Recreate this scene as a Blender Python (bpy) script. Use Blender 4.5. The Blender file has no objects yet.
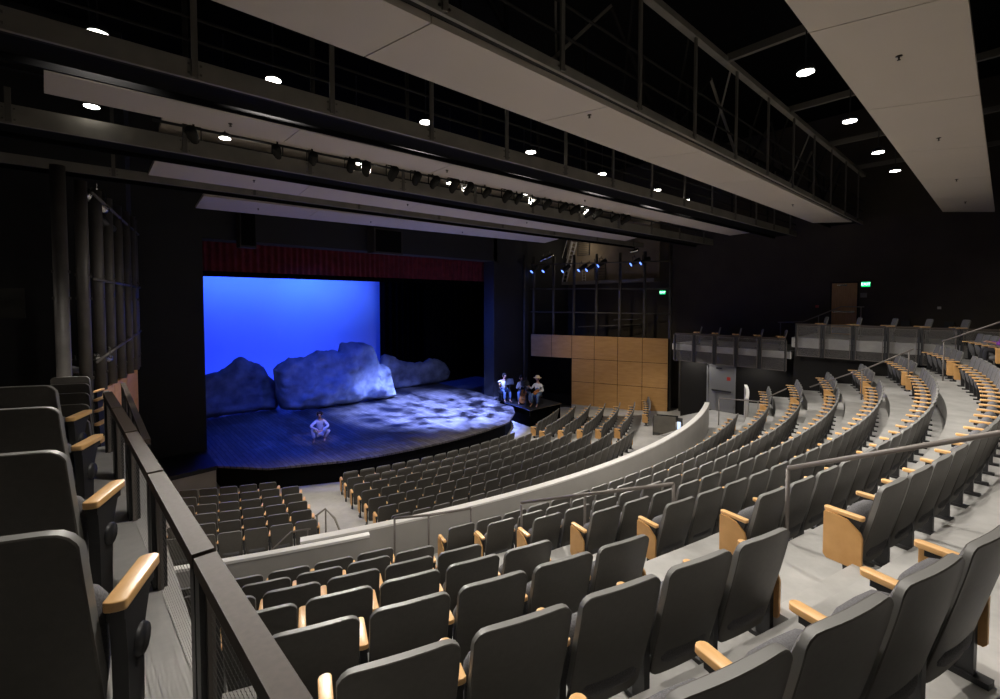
import bpy, bmesh, math, random
from mathutils import Vector, Matrix, noise
random.seed(7)
C = bpy.context.scene.collection
sc = bpy.context.scene
PI = math.pi

# ------------------------------------------------------------------ materials
def new_mat(name):
    m = bpy.data.materials.new(name); m.use_nodes = True
    nt = m.node_tree
    return m, nt, nt.nodes['Principled BSDF']
def mat(name, col, rough=.6, metal=0., var=0., scale=8., bump=0., spec=.5, var2=None, coat=0.):
    m, nt, b = new_mat(name)
    b.inputs['Roughness'].default_value = rough
    b.inputs['Metallic'].default_value = metal
    b.inputs['Specular IOR Level'].default_value = spec
    b.inputs['Coat Weight'].default_value = coat
    b.inputs['Base Color'].default_value = (*col, 1)
    if var or bump:
        tc = nt.nodes.new('ShaderNodeTexCoord')
        n = nt.nodes.new('ShaderNodeTexNoise'); n.inputs['Scale'].default_value = scale; n.inputs['Detail'].default_value = 6
        nt.links.new(tc.outputs['Object'], n.inputs['Vector'])
        if var:
            r = nt.nodes.new('ShaderNodeValToRGB')
            r.color_ramp.elements[0].position = .3; r.color_ramp.elements[1].position = .7
            c2 = var2 or tuple(min(1, c*(1+var)) for c in col)
            r.color_ramp.elements[0].color = (*[c*(1-var) for c in col], 1)
            r.color_ramp.elements[1].color = (*c2, 1)
            nt.links.new(n.outputs['Fac'], r.inputs['Fac']); nt.links.new(r.outputs['Color'], b.inputs['Base Color'])
        if bump:
            bp = nt.nodes.new('ShaderNodeBump'); bp.inputs['Strength'].default_value = bump; bp.inputs['Distance'].default_value = .02
            nt.links.new(n.outputs['Fac'], bp.inputs['Height']); nt.links.new(bp.outputs['Normal'], b.inputs['Normal'])
    return m
def wood(name, c1, c2, scale=(1, 12, 12), rough=.4, plank=None):
    m, nt, b = new_mat(name)
    tc = nt.nodes.new('ShaderNodeTexCoord'); mp = nt.nodes.new('ShaderNodeMapping'); mp.inputs['Scale'].default_value = scale
    n = nt.nodes.new('ShaderNodeTexNoise'); n.inputs['Scale'].default_value = 3; n.inputs['Detail'].default_value = 8
    r = nt.nodes.new('ShaderNodeValToRGB'); r.color_ramp.elements[0].position = .32; r.color_ramp.elements[1].position = .68
    r.color_ramp.elements[0].color = (*c1, 1); r.color_ramp.elements[1].color = (*c2, 1)
    nt.links.new(tc.outputs['Object'], mp.inputs['Vector']); nt.links.new(mp.outputs['Vector'], n.inputs['Vector'])
    nt.links.new(n.outputs['Fac'], r.inputs['Fac'])
    out = r.outputs['Color']
    if plank:
        br = nt.nodes.new('ShaderNodeTexBrick'); br.inputs['Scale'].default_value = 1
        br.inputs['Brick Width'].default_value = 3.4; br.inputs['Row Height'].default_value = plank; br.inputs['Mortar Size'].default_value = .012
        br.inputs['Color1'].default_value = (1, 1, 1, 1); br.inputs['Color2'].default_value = (.55, .55, .55, 1); br.inputs['Mortar'].default_value = (.12, .12, .12, 1)
        mp2 = nt.nodes.new('ShaderNodeMapping'); mp2.inputs['Rotation'].default_value = (0, 0, PI/2)
        nt.links.new(tc.outputs['Object'], mp2.inputs['Vector']); nt.links.new(mp2.outputs['Vector'], br.inputs['Vector'])
        mx = nt.nodes.new('ShaderNodeMix'); mx.data_type = 'RGBA'; mx.blend_type = 'MULTIPLY'; mx.inputs[0].default_value = 1
        nt.links.new(out, mx.inputs[6]); nt.links.new(br.outputs['Color'], mx.inputs[7]); out = mx.outputs[2]
    nt.links.new(out, b.inputs['Base Color']); b.inputs['Roughness'].default_value = rough
    return m
def emis(name, col, s):
    m = bpy.data.materials.new(name); m.use_nodes = True; nt = m.node_tree; nt.nodes.clear()
    e = nt.nodes.new('ShaderNodeEmission'); e.inputs['Color'].default_value = (*col, 1); e.inputs['Strength'].default_value = s
    o = nt.nodes.new('ShaderNodeOutputMaterial'); nt.links.new(e.outputs[0], o.inputs[0]); return m
def mesh_mat(name, col, size):
    """woven metal mesh: diamond openings, see-through"""
    m, nt, b = new_mat(name)
    b.inputs['Base Color'].default_value = (*col, 1); b.inputs['Metallic'].default_value = .6; b.inputs['Roughness'].default_value = .45
    tc = nt.nodes.new('ShaderNodeTexCoord'); sp = nt.nodes.new('ShaderNodeSeparateXYZ'); nt.links.new(tc.outputs['Object'], sp.inputs[0])
    def M(op, a, bb):
        x = nt.nodes.new('ShaderNodeMath'); x.operation = op
        for i, v in enumerate((a, bb)):
            if v is None: continue
            if isinstance(v, (int, float)): x.inputs[i].default_value = v
            else: nt.links.new(v, x.inputs[i])
        return x.outputs[0]
    y = M('MULTIPLY', sp.outputs[1], 2*PI/size); z = M('MULTIPLY', sp.outputs[2], 2*PI/(size*1.9))
    cy = M('COSINE', y, None); cz = M('COSINE', z, None)
    f = M('MULTIPLY', cy, cz); f = M('ABSOLUTE', f, None)
    hole = M('GREATER_THAN', f, .20)
    tr = nt.nodes.new('ShaderNodeBsdfTransparent'); mx = nt.nodes.new('ShaderNodeMixShader')
    out = nt.nodes['Material Output']
    nt.links.new(hole, mx.inputs[0]); nt.links.new(b.outputs[0], mx.inputs[1]); nt.links.new(tr.outputs[0], mx.inputs[2]); nt.links.new(mx.outputs[0], out.inputs[0])
    return m

M_SHELL = mat('seat_shell_plastic', (.074, .068, .059), .5, spec=.4, var=.08, scale=30)
M_FAB = mat('seat_fabric', (.115, .113, .118), .95, var=.35, scale=160, bump=.25)
M_DARKMET = mat('dark_painted_steel', (.03, .03, .032), .45, metal=.2)
M_OAK = wood('oak_arm', (.78, .44, .17), (.90, .56, .25), (14, 2, 14), .32)
M_OAKP = wood('oak_panel', (.62, .33, .11), (.74, .42, .16), (12, 2, 2), .4)
def concrete(name, a, b_, scale=1.3, rough=.75):
    m, nt, b = new_mat(name)
    tc = nt.nodes.new('ShaderNodeTexCoord')
    n = nt.nodes.new('ShaderNodeTexNoise'); n.inputs['Scale'].default_value = scale; n.inputs['Detail'].default_value = 9; n.inputs['Roughness'].default_value = .65
    r = nt.nodes.new('ShaderNodeValToRGB'); r.color_ramp.elements[0].position = .3; r.color_ramp.elements[1].position = .72
    r.color_ramp.elements[0].color = (*a, 1); r.color_ramp.elements[1].color = (*b_, 1)
    nt.links.new(tc.outputs['Object'], n.inputs['Vector']); nt.links.new(n.outputs['Fac'], r.inputs['Fac']); nt.links.new(r.outputs['Color'], b.inputs['Base Color'])
    b.inputs['Roughness'].default_value = rough
    return m
M_CONC = concrete('concrete_floor', (.34, .33, .31), (.50, .485, .46))
M_TIER = concrete('tier_floor', (.33, .325, .31), (.50, .49, .47), 1.8)
M_PARA = mat('painted_parapet', (.42, .40, .37), .7, var=.06, scale=1.5)
M_WHITE = mat('white_cap_paint', (.88, .86, .82), .55)
M_DARKWALL = mat('dark_wall_paint', (.045, .036, .026), .9, var=.15, scale=1)
M_GALWALL = mat('charcoal_wall_paint', (.035, .031, .028), .85, var=.15, scale=1)
M_BLACK = mat('stage_black_paint', (.004, .004, .0045), .95, spec=.1)
M_PROSC = mat('proscenium_paint', (.022, .022, .024), .8, var=.1, scale=1)
M_DRAPE = mat('black_velour', (.0015, .0015, .002), 1., spec=.05)
M_RED = mat('red_velour', (.13, .012, .02), .95, var=.3, scale=3)
M_CYC = mat('white_cyclorama_cloth', (.75, .78, .82), .95)
M_PANEL = mat('ceiling_panel_paint', (.50, .445, .37), .75, var=.03, scale=.6)
M_STEEL = mat('warm_grey_steel', (.20, .185, .155), .7, metal=0, var=.15, scale=2)
M_STEELM = mat('mid_grey_steel', (.11, .10, .085), .8)
M_STEELD = mat('black_catwalk_steel', (.022, .021, .019), .9, spec=.1)
M_POST = mat('grey_steel_tube', (.10, .092, .085), .5, metal=.25, var=.2, scale=3)
M_RAILCAP = mat('bronze_rail_cap', (.078, .060, .049), .60, metal=0, spec=.3, var=.1, scale=60)
M_RAIL = mat('brushed_handrail', (.17, .15, .135), .5, metal=.25)
M_RIM_LIT = mat('seat_rim_painted_highlight', (.19, .187, .178), .45)  # paler than the shell: the lit rim highlight is put into the colour
M_MESH = mesh_mat('woven_metal_mesh', (.26, .25, .24), .030)
M_GOLD = wood('maple_wall_panel', (.50, .27, .095), (.58, .33, .125), (.6, .6, 3), .5)
M_DECK = wood('stage_planks', (.085, .075, .07), (.19, .17, .155), (6, .8, 6), .5, plank=.16)
M_BLKDECK = mat('black_platform_paint', (.018, .018, .02), .6, var=.3, scale=4)
M_DOORG = mat('grey_door_paint', (.20, .20, .20), .5)
M_DOORW = wood('wood_door_veneer', (.36, .20, .07), (.46, .27, .11), (8, 8, .8), .5)
M_CHROME = mat('satin_metal', (.5, .5, .5), .25, metal=1)
M_GLOW = emis('downlight_glow', (1, .95, .86), 22)
M_BLUEGLOW = emis('blue_lens_glow', (.12, .24, 1), 3.5)
M_EXIT = emis('exit_green', (.0, .62, .16), 2.0)
M_EXITT = emis('exit_letters', (.75, 1, .85), 3.5)
M_SPRK = mat('sprinkler_metal', (.06, .05, .045), .4, metal=.6)
M_WHITEPL = mat('white_plastic', (.6, .58, .54), .5)
M_REDPL = mat('red_plastic', (.4, .03, .02), .5)
M_SKIN = mat('skin', (.52, .30, .21), .6)
M_HAIR = mat('dark_hair', (.015, .01, .008), .8)
M_SHIRT = mat('white_linen', (.72, .70, .68), .9, var=.08, scale=20)
M_DENIM = mat('blue_denim', (.13, .20, .34), .9, var=.15, scale=30)
M_VEST = mat('black_vest', (.02, .02, .025), .9)
M_STRAW = mat('straw_hat', (.66, .50, .30), .8, var=.1, scale=30)
M_CELLO = wood('varnished_instrument', (.38, .13, .03), (.52, .20, .05), (3, 3, 1), .25)
M_PURPLE = mat('purple_jacket', (.22, .05, .38), .9)
M_SCREEN = emis('desk_screen', (.6, .75, 1), 1.5)

# ------------------------------------------------------------------ mesh helpers
class MB:
    def __init__(s): s.v = []; s.f = []; s.mi = []; s.sm = []
    def add(s, vs, fs, mi=0, M=None, smooth=False):
        o = len(s.v)
        s.v += [tuple(M @ Vector(p)) if M is not None else tuple(p) for p in vs]
        s.f += [tuple(i+o for i in f) for f in fs]; s.mi += [mi]*len(fs); s.sm += [smooth]*len(fs)
    def box(s, x0, x1, y0, y1, z0, z1, mi=0, M=None):
        vs = [(x, y, z) for x in (x0, x1) for y in (y0, y1) for z in (z0, z1)]
        fs = [(0, 1, 3, 2), (4, 6, 7, 5), (0, 4, 5, 1), (2, 3, 7, 6), (0, 2, 6, 4), (1, 5, 7, 3)]
        s.add(vs, fs, mi, M)
    def prism(s, poly, z0, z1, mi=0, M=None, caps=True):
        n = len(poly); vs = [(x, y, z0) for x, y in poly]+[(x, y, z1) for x, y in poly]
        fs = [(i, (i+1) % n, n+(i+1) % n, n+i) for i in range(n)]
        if caps: fs += [tuple(range(n))[::-1], tuple(range(n, 2*n))]
        s.add(vs, fs, mi, M)
    def tube(s, pts, r, n=8, mi=0, M=None, closed_ends=True, radii=None):
        pts = [Vector(p) for p in pts]; k = len(pts); vs = []; fs = []
        for i, p in enumerate(pts):
            if i == 0: d = pts[1]-pts[0]
            elif i == k-1: d = pts[-1]-pts[-2]
            else: d = (pts[i+1]-p).normalized()+(p-pts[i-1]).normalized()
            d.normalize(); a = Vector((0, 0, 1)) if abs(d.z) < .9 else Vector((1, 0, 0))
            u = d.cross(a).normalized(); w = d.cross(u).normalized(); rr = radii[i] if radii else r
            for j in range(n):
                t = 2*PI*j/n; vs.append(p+u*(math.cos(t)*rr)+w*(math.sin(t)*rr))
        for i in range(k-1):
            for j in range(n):
                fs.append((i*n+j, i*n+(j+1) % n, (i+1)*n+(j+1) % n, (i+1)*n+j))
        if closed_ends: fs += [tuple(range(n))[::-1], tuple(range((k-1)*n, k*n))]
        s.add(vs, fs, mi, M, smooth=n > 6)
    def bar(s, p0, p1, w, h, mi=0):
        """rectangular bar from p0 to p1, width w sideways, height h"""
        p0, p1 = Vector(p0), Vector(p1); d = (p1-p0); L = d.length; d.normalize()
        up = Vector((0, 0, 1)) if abs(d.z) < .95 else Vector((0, 1, 0))
        sd = d.cross(up).normalized(); up = sd.cross(d).normalized()
        vs = [p0+sd*(a*w/2)+up*(b*h/2)+d*(c*L) for a in (-1, 1) for b in (-1, 1) for c in (0, 1)]
        s.add(vs, [(0, 1, 3, 2), (4, 6, 7, 5), (0, 4, 5, 1), (2, 3, 7, 6), (0, 2, 6, 4), (1, 5, 7, 3)], mi)
    def lathe(s, prof, n=16, mi=0, M=None):
        vs = []; fs = []
        for r, z in prof:
            for j in range(n): vs.append((r*math.cos(2*PI*j/n), r*math.sin(2*PI*j/n), z))
        for i in range(len(prof)-1):
            for j in range(n): fs.append((i*n+j, i*n+(j+1) % n, (i+1)*n+(j+1) % n, (i+1)*n+j))
        fs += [tuple(range(n))[::-1], tuple(range((len(prof)-1)*n, len(prof)*n))]
        s.add(vs, fs, mi, M, smooth=True)
    def mesh(s, name, mats):
        me = bpy.data.meshes.new(name); me.from_pydata(s.v, [], s.f)
        for m in (mats if isinstance(mats, (list, tuple)) else [mats]): me.materials.append(m)
        me.polygons.foreach_set('material_index', s.mi); me.polygons.foreach_set('use_smooth', s.sm)
        bm = bmesh.new(); bm.from_mesh(me); bmesh.ops.recalc_face_normals(bm, faces=bm.faces); bm.to_mesh(me); bm.free()
        return me
def link(name, me, parent=None, loc=None, rot=None):
    o = bpy.data.objects.new(name, me); C.objects.link(o)
    if parent: o.parent = parent
    if loc is not None: o.location = loc
    if rot is not None: o.rotation_euler = rot
    return o
def build(name, mb, mats, parent=None, loc=None, rot=None): return link(name, mb.mesh(name, mats), parent, loc, rot)
def tag(o, label=None, cat=None, group=None, kind=None):
    if label: o['label'] = label
    if cat: o['category'] = cat
    if group: o['group'] = group
    if kind: o['kind'] = kind
    return o
def struct(name, mb, mats, label=None):
    return tag(build(name, mb, mats), label, 'structure', kind='structure')
def thing(name, label, cat, loc=(0, 0, 0), rz=0, group=None):
    o = link(name, None, None, loc, (0, 0, rz)); return tag(o, label, cat, group)
def dup(root, loc, rz, label, group=None, skip=()):
    r = root.copy(); C.objects.link(r); r.location = loc; r.rotation_euler = (0, 0, rz); r['label'] = label
    if group: r['group'] = group
    for ch in root.children:
        c = ch.copy(); C.objects.link(c); c.parent = r
        for g in ch.children:
            d = g.copy(); C.objects.link(d); d.parent = c
    return r
def arc(R, a0, a1, n): return [(R*math.sin(a0+(a1-a0)*i/n), -R*math.cos(a0+(a1-a0)*i/n)) for i in range(n+1)]
def bevel_me(me, w, seg=2, angle=.6, smooth=True):
    bm = bmesh.new(); bm.from_mesh(me)
    bmesh.ops.remove_doubles(bm, verts=bm.verts, dist=1e-5)
    ed = [e for e in bm.edges if len(e.link_faces) == 2 and e.calc_face_angle(0) > angle]
    bmesh.ops.bevel(bm, geom=ed, offset=w, segments=seg, profile=.6, affect='EDGES', clamp_overlap=True)
    for f in bm.faces: f.smooth = smooth
    bm.to_mesh(me); bm.free(); return me

# ------------------------------------------------------------------ seats
ORD = ['first', 'second', 'third', 'fourth', 'fifth', 'sixth', 'seventh', 'eighth', 'ninth', 'tenth', 'eleventh', 'twelfth', 'thirteenth',
       'fourteenth', 'fifteenth', 'sixteenth', 'seventeenth', 'eighteenth', 'nineteenth', 'twentieth', 'twenty-first', 'twenty-second', 'twenty-third', 'twenty-fourth', 'twenty-fifth', 'twenty-sixth', 'twenty-seventh']
def back_shape(mb, nx=8, nz=7):
    """curved tall back: shell behind (material 0), pad in front (material 1). local +y faces the stage"""
    W, Z0, Z1, cr = .250, .15, .852, .062
    rings = []
    for side in (0, 1):
        g = []
        for k in range(nz+1):
            t = k/nz; row = []
            for i in range(nx+1):
                u = math.sin(PI/2*(-1+2*i/nx))
                w = W*(1-.05*(1-t)**2)
                z = Z0+(Z1-Z0)*t
                x = u*w
                # rounded corners: squeeze
                zz = z
                if t > .5:
                    ex = max(0, abs(u)-(1-cr/w))/(cr/w)
                    zz = z-(cr*(1-math.sqrt(max(0, 1-ex*ex*.92))))*((t-.5)/.5)
                    zz += .005*(1-u*u)*((t-.5)/.5)
                else:
                    ex = max(0, abs(u)-(1-.06/w))/(.06/w)
                    zz = z+(.06*(1-math.sqrt(max(0, 1-ex*ex*.92))))*((.5-t)/.5)
                y = .160*(1-t)**1.12+.020*u*u*(.6+.4*t)
                th = .044 if t > .96 else (.058 if .2 < t else .03)
                if side: y += th*(1-.25*u**4)
                row.append((x, y, zz))
            g.append(row)
        rings.append(g)
    vs = [p for g in rings for row in g for p in row]
    idx = lambda s, k, i: s*(nx+1)*(nz+1)+k*(nx+1)+i
    f0 = [(idx(0, k, i), idx(0, k, i+1), idx(0, k+1, i+1), idx(0, k+1, i)) for k in range(nz) for i in range(nx)]
    f1 = [(idx(1, k, i), idx(1, k+1, i), idx(1, k+1, i+1), idx(1, k, i+1)) for k in range(nz) for i in range(nx)]
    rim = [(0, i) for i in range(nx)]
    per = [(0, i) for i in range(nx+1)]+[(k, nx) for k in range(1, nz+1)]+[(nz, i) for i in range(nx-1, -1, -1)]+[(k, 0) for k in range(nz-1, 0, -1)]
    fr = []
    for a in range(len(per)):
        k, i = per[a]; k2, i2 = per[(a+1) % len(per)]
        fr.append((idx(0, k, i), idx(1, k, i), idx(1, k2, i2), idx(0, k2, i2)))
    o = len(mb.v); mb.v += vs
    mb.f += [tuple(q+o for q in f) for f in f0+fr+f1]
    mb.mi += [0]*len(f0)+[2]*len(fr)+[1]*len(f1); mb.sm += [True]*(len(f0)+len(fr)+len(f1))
def make_back_mesh():
    mb = MB(); back_shape(mb, 16, 12)
    me = mb.mesh('backrest', [M_SHELL, M_FAB, M_RIM_LIT])
    bm = bmesh.new(); bm.from_mesh(me)
    ed = [e for e in bm.edges if len(e.link_faces) == 2 and e.calc_face_angle(0) > .9]
    bmesh.ops.bevel(bm, geom=ed, offset=.006, segments=1, profile=.5, affect='EDGES', clamp_overlap=True)
    for f in bm.faces: f.smooth = True
    for e in bm.edges: e.smooth = not (len(e.link_faces) == 2 and e.calc_face_angle(0) > .5)
    bm.to_mesh(me); bm.free(); return me
def tilt(ax, loc): return Matrix.Translation(loc) @ Matrix.Rotation(ax, 4, 'X')
def cushion_verts(mb, mi=0, n=20):
    """tipped-up seat: a thick pad with a rounded front edge, now pointing up"""
    M = tilt(math.radians(78), (0, .195, .285))
    out = []
    for j in range(n):
        a = 2*PI*j/n; c, s = math.cos(a), math.sin(a)
        x = .228*math.copysign(abs(c)**.42, c); y = .20*math.copysign(abs(s)**.55, s)+.12
        out.append((x, y))
    prof = [(-.052, .86), (-.03, .98), (.02, 1.), (.055, .93), (.075, .72), (.082, .35)]
    vs = []; fs = []
    for z, sc_ in prof:
        for x, y in out: vs.append((x*sc_, (y-.12)*sc_+.12, z))
    for i in range(len(prof)-1):
        for j in range(n): fs.append((i*n+j, i*n+(j+1) % n, (i+1)*n+(j+1) % n, (i+1)*n+j))
    fs += [tuple(range(n))[::-1], tuple(range((len(prof)-1)*n, len(prof)*n))]
    mb.add(vs, fs, mi, M, True)
def arm_top(mb, x, mi=0, segs=5):
    pts = []
    w = .030
    for j in range(segs+1):
        a = PI*j/segs; pts.append((x+w*math.cos(a), .375+w*.8*math.sin(a)))
    for j in range(segs+1):
        a = PI+PI*j/segs; pts.append((x+w*math.cos(a), .13+w*.4*math.sin(a)))
    mb.prism(pts, .562, .592, mi)
def leg_geo(mb, x, mi=0):
    # arm bracket, upright, pivot boss and floor foot
    mb.box(x-.022, x+.022, .13, .35, .53, .562, mi)
    q = [(.14, .54), (.33, .54), (.27, .42), (.245, .03), (.15, .03), (.15, .40)]
    n = len(q); vs = [(x-.02, y, z) for y, z in q]+[(x+.02, y, z) for y, z in q]
    mb.add(vs, [(i, (i+1) % n, n+(i+1) % n, n+i) for i in range(n)]+[tuple(range(n))[::-1], tuple(range(n, 2*n))], mi)
    mb.box(x-.035, x+.035, .09, .31, 0, .03, mi)
    Mx = Matrix.Translation((x, .235, .40)) @ Matrix.Rotation(PI/2, 4, 'Y')
    mb.lathe([(.045, -.034), (.05, -.02), (.05, .02), (.045, .034)], 12, mi, Mx)
def panel_geo(mb, x, mi=0):
    q = [(.13, .17), (.115, .19), (.115, .43), (.13, .47), (.22, .545), (.30, .562), (.38, .562), (.39, .55), (.39, .20), (.365, .17)]
    n = len(q); vs = [(x-.012, y, z) for y, z in q]+[(x+.012, y, z) for y, z in q]
    mb.add(vs, [(i, (i+1) % n, n+(i+1) % n, n+i) for i in range(n)]+[tuple(range(n))[::-1], tuple(range(n, 2*n))], mi)
ME = {}
ME['backrest'] = make_back_mesh()
mb = MB(); cushion_verts(mb); ME['cushion'] = mb.mesh('seat_cushion', M_FAB)
for sgn, nm in ((1, 'R'), (-1, 'L')):
    mb = MB(); arm_top(mb, sgn*.28); ME['arm'+nm] = bevel_me(mb.mesh('armrest', M_OAK), .008, 2)
    mb = MB(); leg_geo(mb, sgn*.28); ME['leg'+nm] = mb.mesh('leg', M_DARKMET)
    mb = MB(); panel_geo(mb, sgn*.31); ME['pan'+nm] = bevel_me(mb.mesh('end_panel', M_OAKP), .006, 2, smooth=False)
def seat(loc, rz, label, group, arms='R', panel=''):
    t = thing('theatre_seat', label, 'seat', loc, rz, group)
    link('backrest', ME['backrest'], t); link('seat_cushion', ME['cushion'], t)
    for a in arms: link('armrest', ME['arm'+a], t); link('leg', ME['leg'+a], t)
    for a in panel: link('end_panel', ME['pan'+a], t)
    return t
def occupied(t):
    c = [o for o in t.children if o.name.startswith('seat_cushion')][0]; p_ = Matrix.Translation((0, .185, .295)); c.matrix_local = p_ @ Matrix.Rotation(math.radians(-74), 4, 'X') @ p_.inverted() @ Matrix.Translation((0, 0, 0))
# --- row layout: arcs about the origin (the stage centre); R is where the seat backs stand
SEATS = []   # x, y, z, rz, label, group, arms, panel
NX = .56
def put_row(block, rown, R, z, ths, first_panel, last_panel, last_arm=True, name_dir='', aisle=''):
    n = len(ths)
    for k, th in enumerate(ths):
        arms = 'R' if k < n-1 or last_arm else ''
        pan = ''
        if k == 0:
            arms += 'L'
            if first_panel: pan += 'L'
        if k == n-1 and last_panel: pan += 'R'
        SEATS.append([R*math.sin(th), -R*math.cos(th), z, th, block, rown, k, n, arms, pan, aisle])
UZ = lambda i: 2.69+.421*(i-1)-.85
UR = lambda i: 25.906+.952*(i-1)
Mst = [-.238, -.227, -.218, -.209, -.201, -.196, -.197, -.188]
Men = [.235, .240, .229, .222, .208, .211, .203, .198]
for i in range(1, 9):
    R = UR(i); a, b = Mst[i-1], Men[i-1]; n = round((b-a)*R/NX)+1
    put_row('upper centre block', i, R, UZ(i), [a+(b-a)*k/(n-1) for k in range(n)], True, True, aisle='wood-panelled near end')
Nend = [None, None, -.302, -.290, -.281, -.270, -.260, -.252, -.249]
for i in range(2, 9):
    R = UR(i); a = Nend[i]; ths = []; k = 0
    while -R*math.sin(a-k*NX/R) < 10.32: ths.append(a-k*NX/R); k += 1
    put_row('upper block beside the near gallery', i, R, UZ(i), ths[::-1], False, True, aisle='')
    put_row('upper block beside the far gallery', i, R, UZ(i), [-t for t in ths], True, False, aisle='')
OR = lambda i: 17.19+.789*(i-1)
OZ = lambda i: .066*(i-1)
Cst = [-.259, -.258, -.254, -.249, -.247, -.243, -.236]
Cen = [.167, .177, .197, .219, .236, .256, .272]
for i in range(1, 8):
    R = OR(i); a, b = Cst[i-1], Cen[i-1]; n = round((b-a)*R/NX)+1
    put_row('floor centre block', i, R, OZ(i), [a+(b-a)*k/(n-1) for k in range(n)], True, True, aisle='')
Lend = [-.408, -.366, -.359, -.351, -.345, -.339]
for i in range(1, 7):
    R = OR(i); n = 5 if i == 1 else 6
    put_row('small floor block beside the stage steps', i, R, OZ(i), [Lend[i-1]-(n-1-k)*NX/R for k in range(n)], False, True, aisle='')
Rst = [.316, .279, .297, .315, .328, .342, .485]
Ren = [.483, .515, .524, .544, .545, .552, .64]
for i in range(1, 8):
    R = OR(i); n = round((Ren[i-1]-Rst[i-1])*R/NX)+1
    put_row('floor block beside the maple wall', i, R, OZ(i), [Rst[i-1]+k*NX/R for k in range(n)], True, False, aisle='')

CAM = Vector((-10.93, -31.57, 6.65)); YAW = .72922; PIT = .035825; FPX = 459.04; Y0 = 318.53
def px(P):
    d = Vector(P)-CAM
    r = d.x*math.cos(YAW)-d.y*math.sin(YAW); f = d.x*math.sin(YAW)+d.y*math.cos(YAW)
    dd = f*math.cos(PIT)-d.z*math.sin(PIT); uu = d.z*math.cos(PIT)+f*math.sin(PIT)
    return (500+FPX*r/dd, Y0-FPX*uu/dd, dd) if dd > .05 else (9999, 9999, dd)
vis = []
for s in SEATS:
    p = px((s[0], s[1], s[2]+.8))
    q = px((s[0], s[1], s[2]+.3))
    if p[2] < .3 or p[0] > 1045 or p[0] < -60 or p[1] > 790: continue
    vis.append((p[2], s))
vis.sort(key=lambda a: a[0])
BLOCKN = {'upper centre block': 'upper centre block', 'floor centre block': 'floor centre block'}
def seat_label(s):
    th, block, rown, k, n = s[3:8]
    row = ORD[rown-1]
    if block == 'upper centre block':
        who = f'{ORD[k]} from its near aisle' if k < n-1 else 'the last before its far aisle'
        return f'grey theatre seat, {row} row of upper centre block, {who}'
    if block.startswith('upper block beside the near'):
        return f'grey theatre seat, {ORD[rown-2]} row of block below near gallery, {ORD[n-1-k]} from its aisle'
    if block.startswith('upper block beside the far'):
        return f'grey theatre seat, {ORD[rown-2]} row of block below far gallery, {ORD[k]} from its aisle'
    if block == 'floor centre block':
        return f'grey theatre seat, {row} row of long floor block, {ORD[k]} from its near aisle'
    if block.startswith('small'):
        return f'grey theatre seat, {row} row of small floor block, {ORD[n-1-k]} from its aisle'
    return f'grey theatre seat, {row} row of block by maple wall, {ORD[k]} from its aisle'
GAL = []
for side, nm in ((-1, 'near'), (1, 'far')):
    for y in (-25.19, -24.27, -23.37, -22.44, -21.56): GAL.append((side, nm, 'lower', y, 4.6))
    for y in ((-29.65, -28.72, -27.68, -26.62) if side > 0 else (-29.88, -28.96, -27.87, -26.92)): GAL.append((side, nm, 'upper', y, 5.2))
    if side > 0: GAL.append((side, nm, 'upper', -30.56, 5.2))
cnt = {}
for side, nm, lev, y, z in GAL:
    k = cnt.get((nm, lev), 0)
    if lev == 'upper' and side > 0 and y == -30.56: lab = 'single grey seat at the back end of the far gallery'
    else:
        lab = f'grey seat in single file on {nm} gallery, {ORD[k]} from the back on {lev} level'
        cnt[(nm, lev)] = k+1
    gx = 11.15 if side > 0 else -(11.205+.055*(y+29.88)*(1 if lev == 'upper' else 0))
    seat((side*11.15 if side > 0 else gx, y, z), (.40 if side > 0 else -.40), lab, f'seats in single file on the {nm} gallery', 'RL', '')
NIND = 300-len(GAL)
for d, s in vis[:NIND]:
    t_ = seat((s[0], s[1], s[2]), s[3], seat_label(s), 'seats of the '+s[4], s[8], s[9])
    if s[4].endswith('far gallery') and s[5] == 8 and s[6] == 0: occupied(t_); SPECT = (s[0], s[1], s[2], s[3])
mb = MB()
for d, s in vis[NIND:]:
    M = Matrix.Translation((s[0], s[1], s[2])) @ Matrix.Rotation(s[3], 4, 'Z')
    sub = MB(); back_shape(sub, 6, 5)
    for v_i, f_i in ((sub, None),):
        o = len(mb.v); mb.v += [tuple(M @ Vector(p)) for p in sub.v]; mb.f += [tuple(q+o for q in f) for f in sub.f]
        mb.mi += sub.mi; mb.sm += sub.sm
    sub = MB(); cushion_verts(sub, 1, 10)
    for a in s[8]:
        x = .28 if a == 'R' else -.28
        arm_top(sub, x, 3, 2); leg_geo(sub, x, 4)
    for a in s[9]: panel_geo(sub, .31 if a == 'R' else -.31, 5)
    o = len(mb.v); mb.v += [tuple(M @ Vector(p)) for p in sub.v]; mb.f += [tuple(q+o for q in f) for f in sub.f]; mb.mi += sub.mi; mb.sm += sub.sm
if mb.v:
    o = build('theatre_seats_on_the_floor', mb, [M_SHELL, M_FAB, M_RIM_LIT, M_OAK, M_DARKMET, M_OAKP])
    tag(o, 'farther rows of grey theatre seats down on the main floor before the stage', 'seats', kind='stuff')

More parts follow.
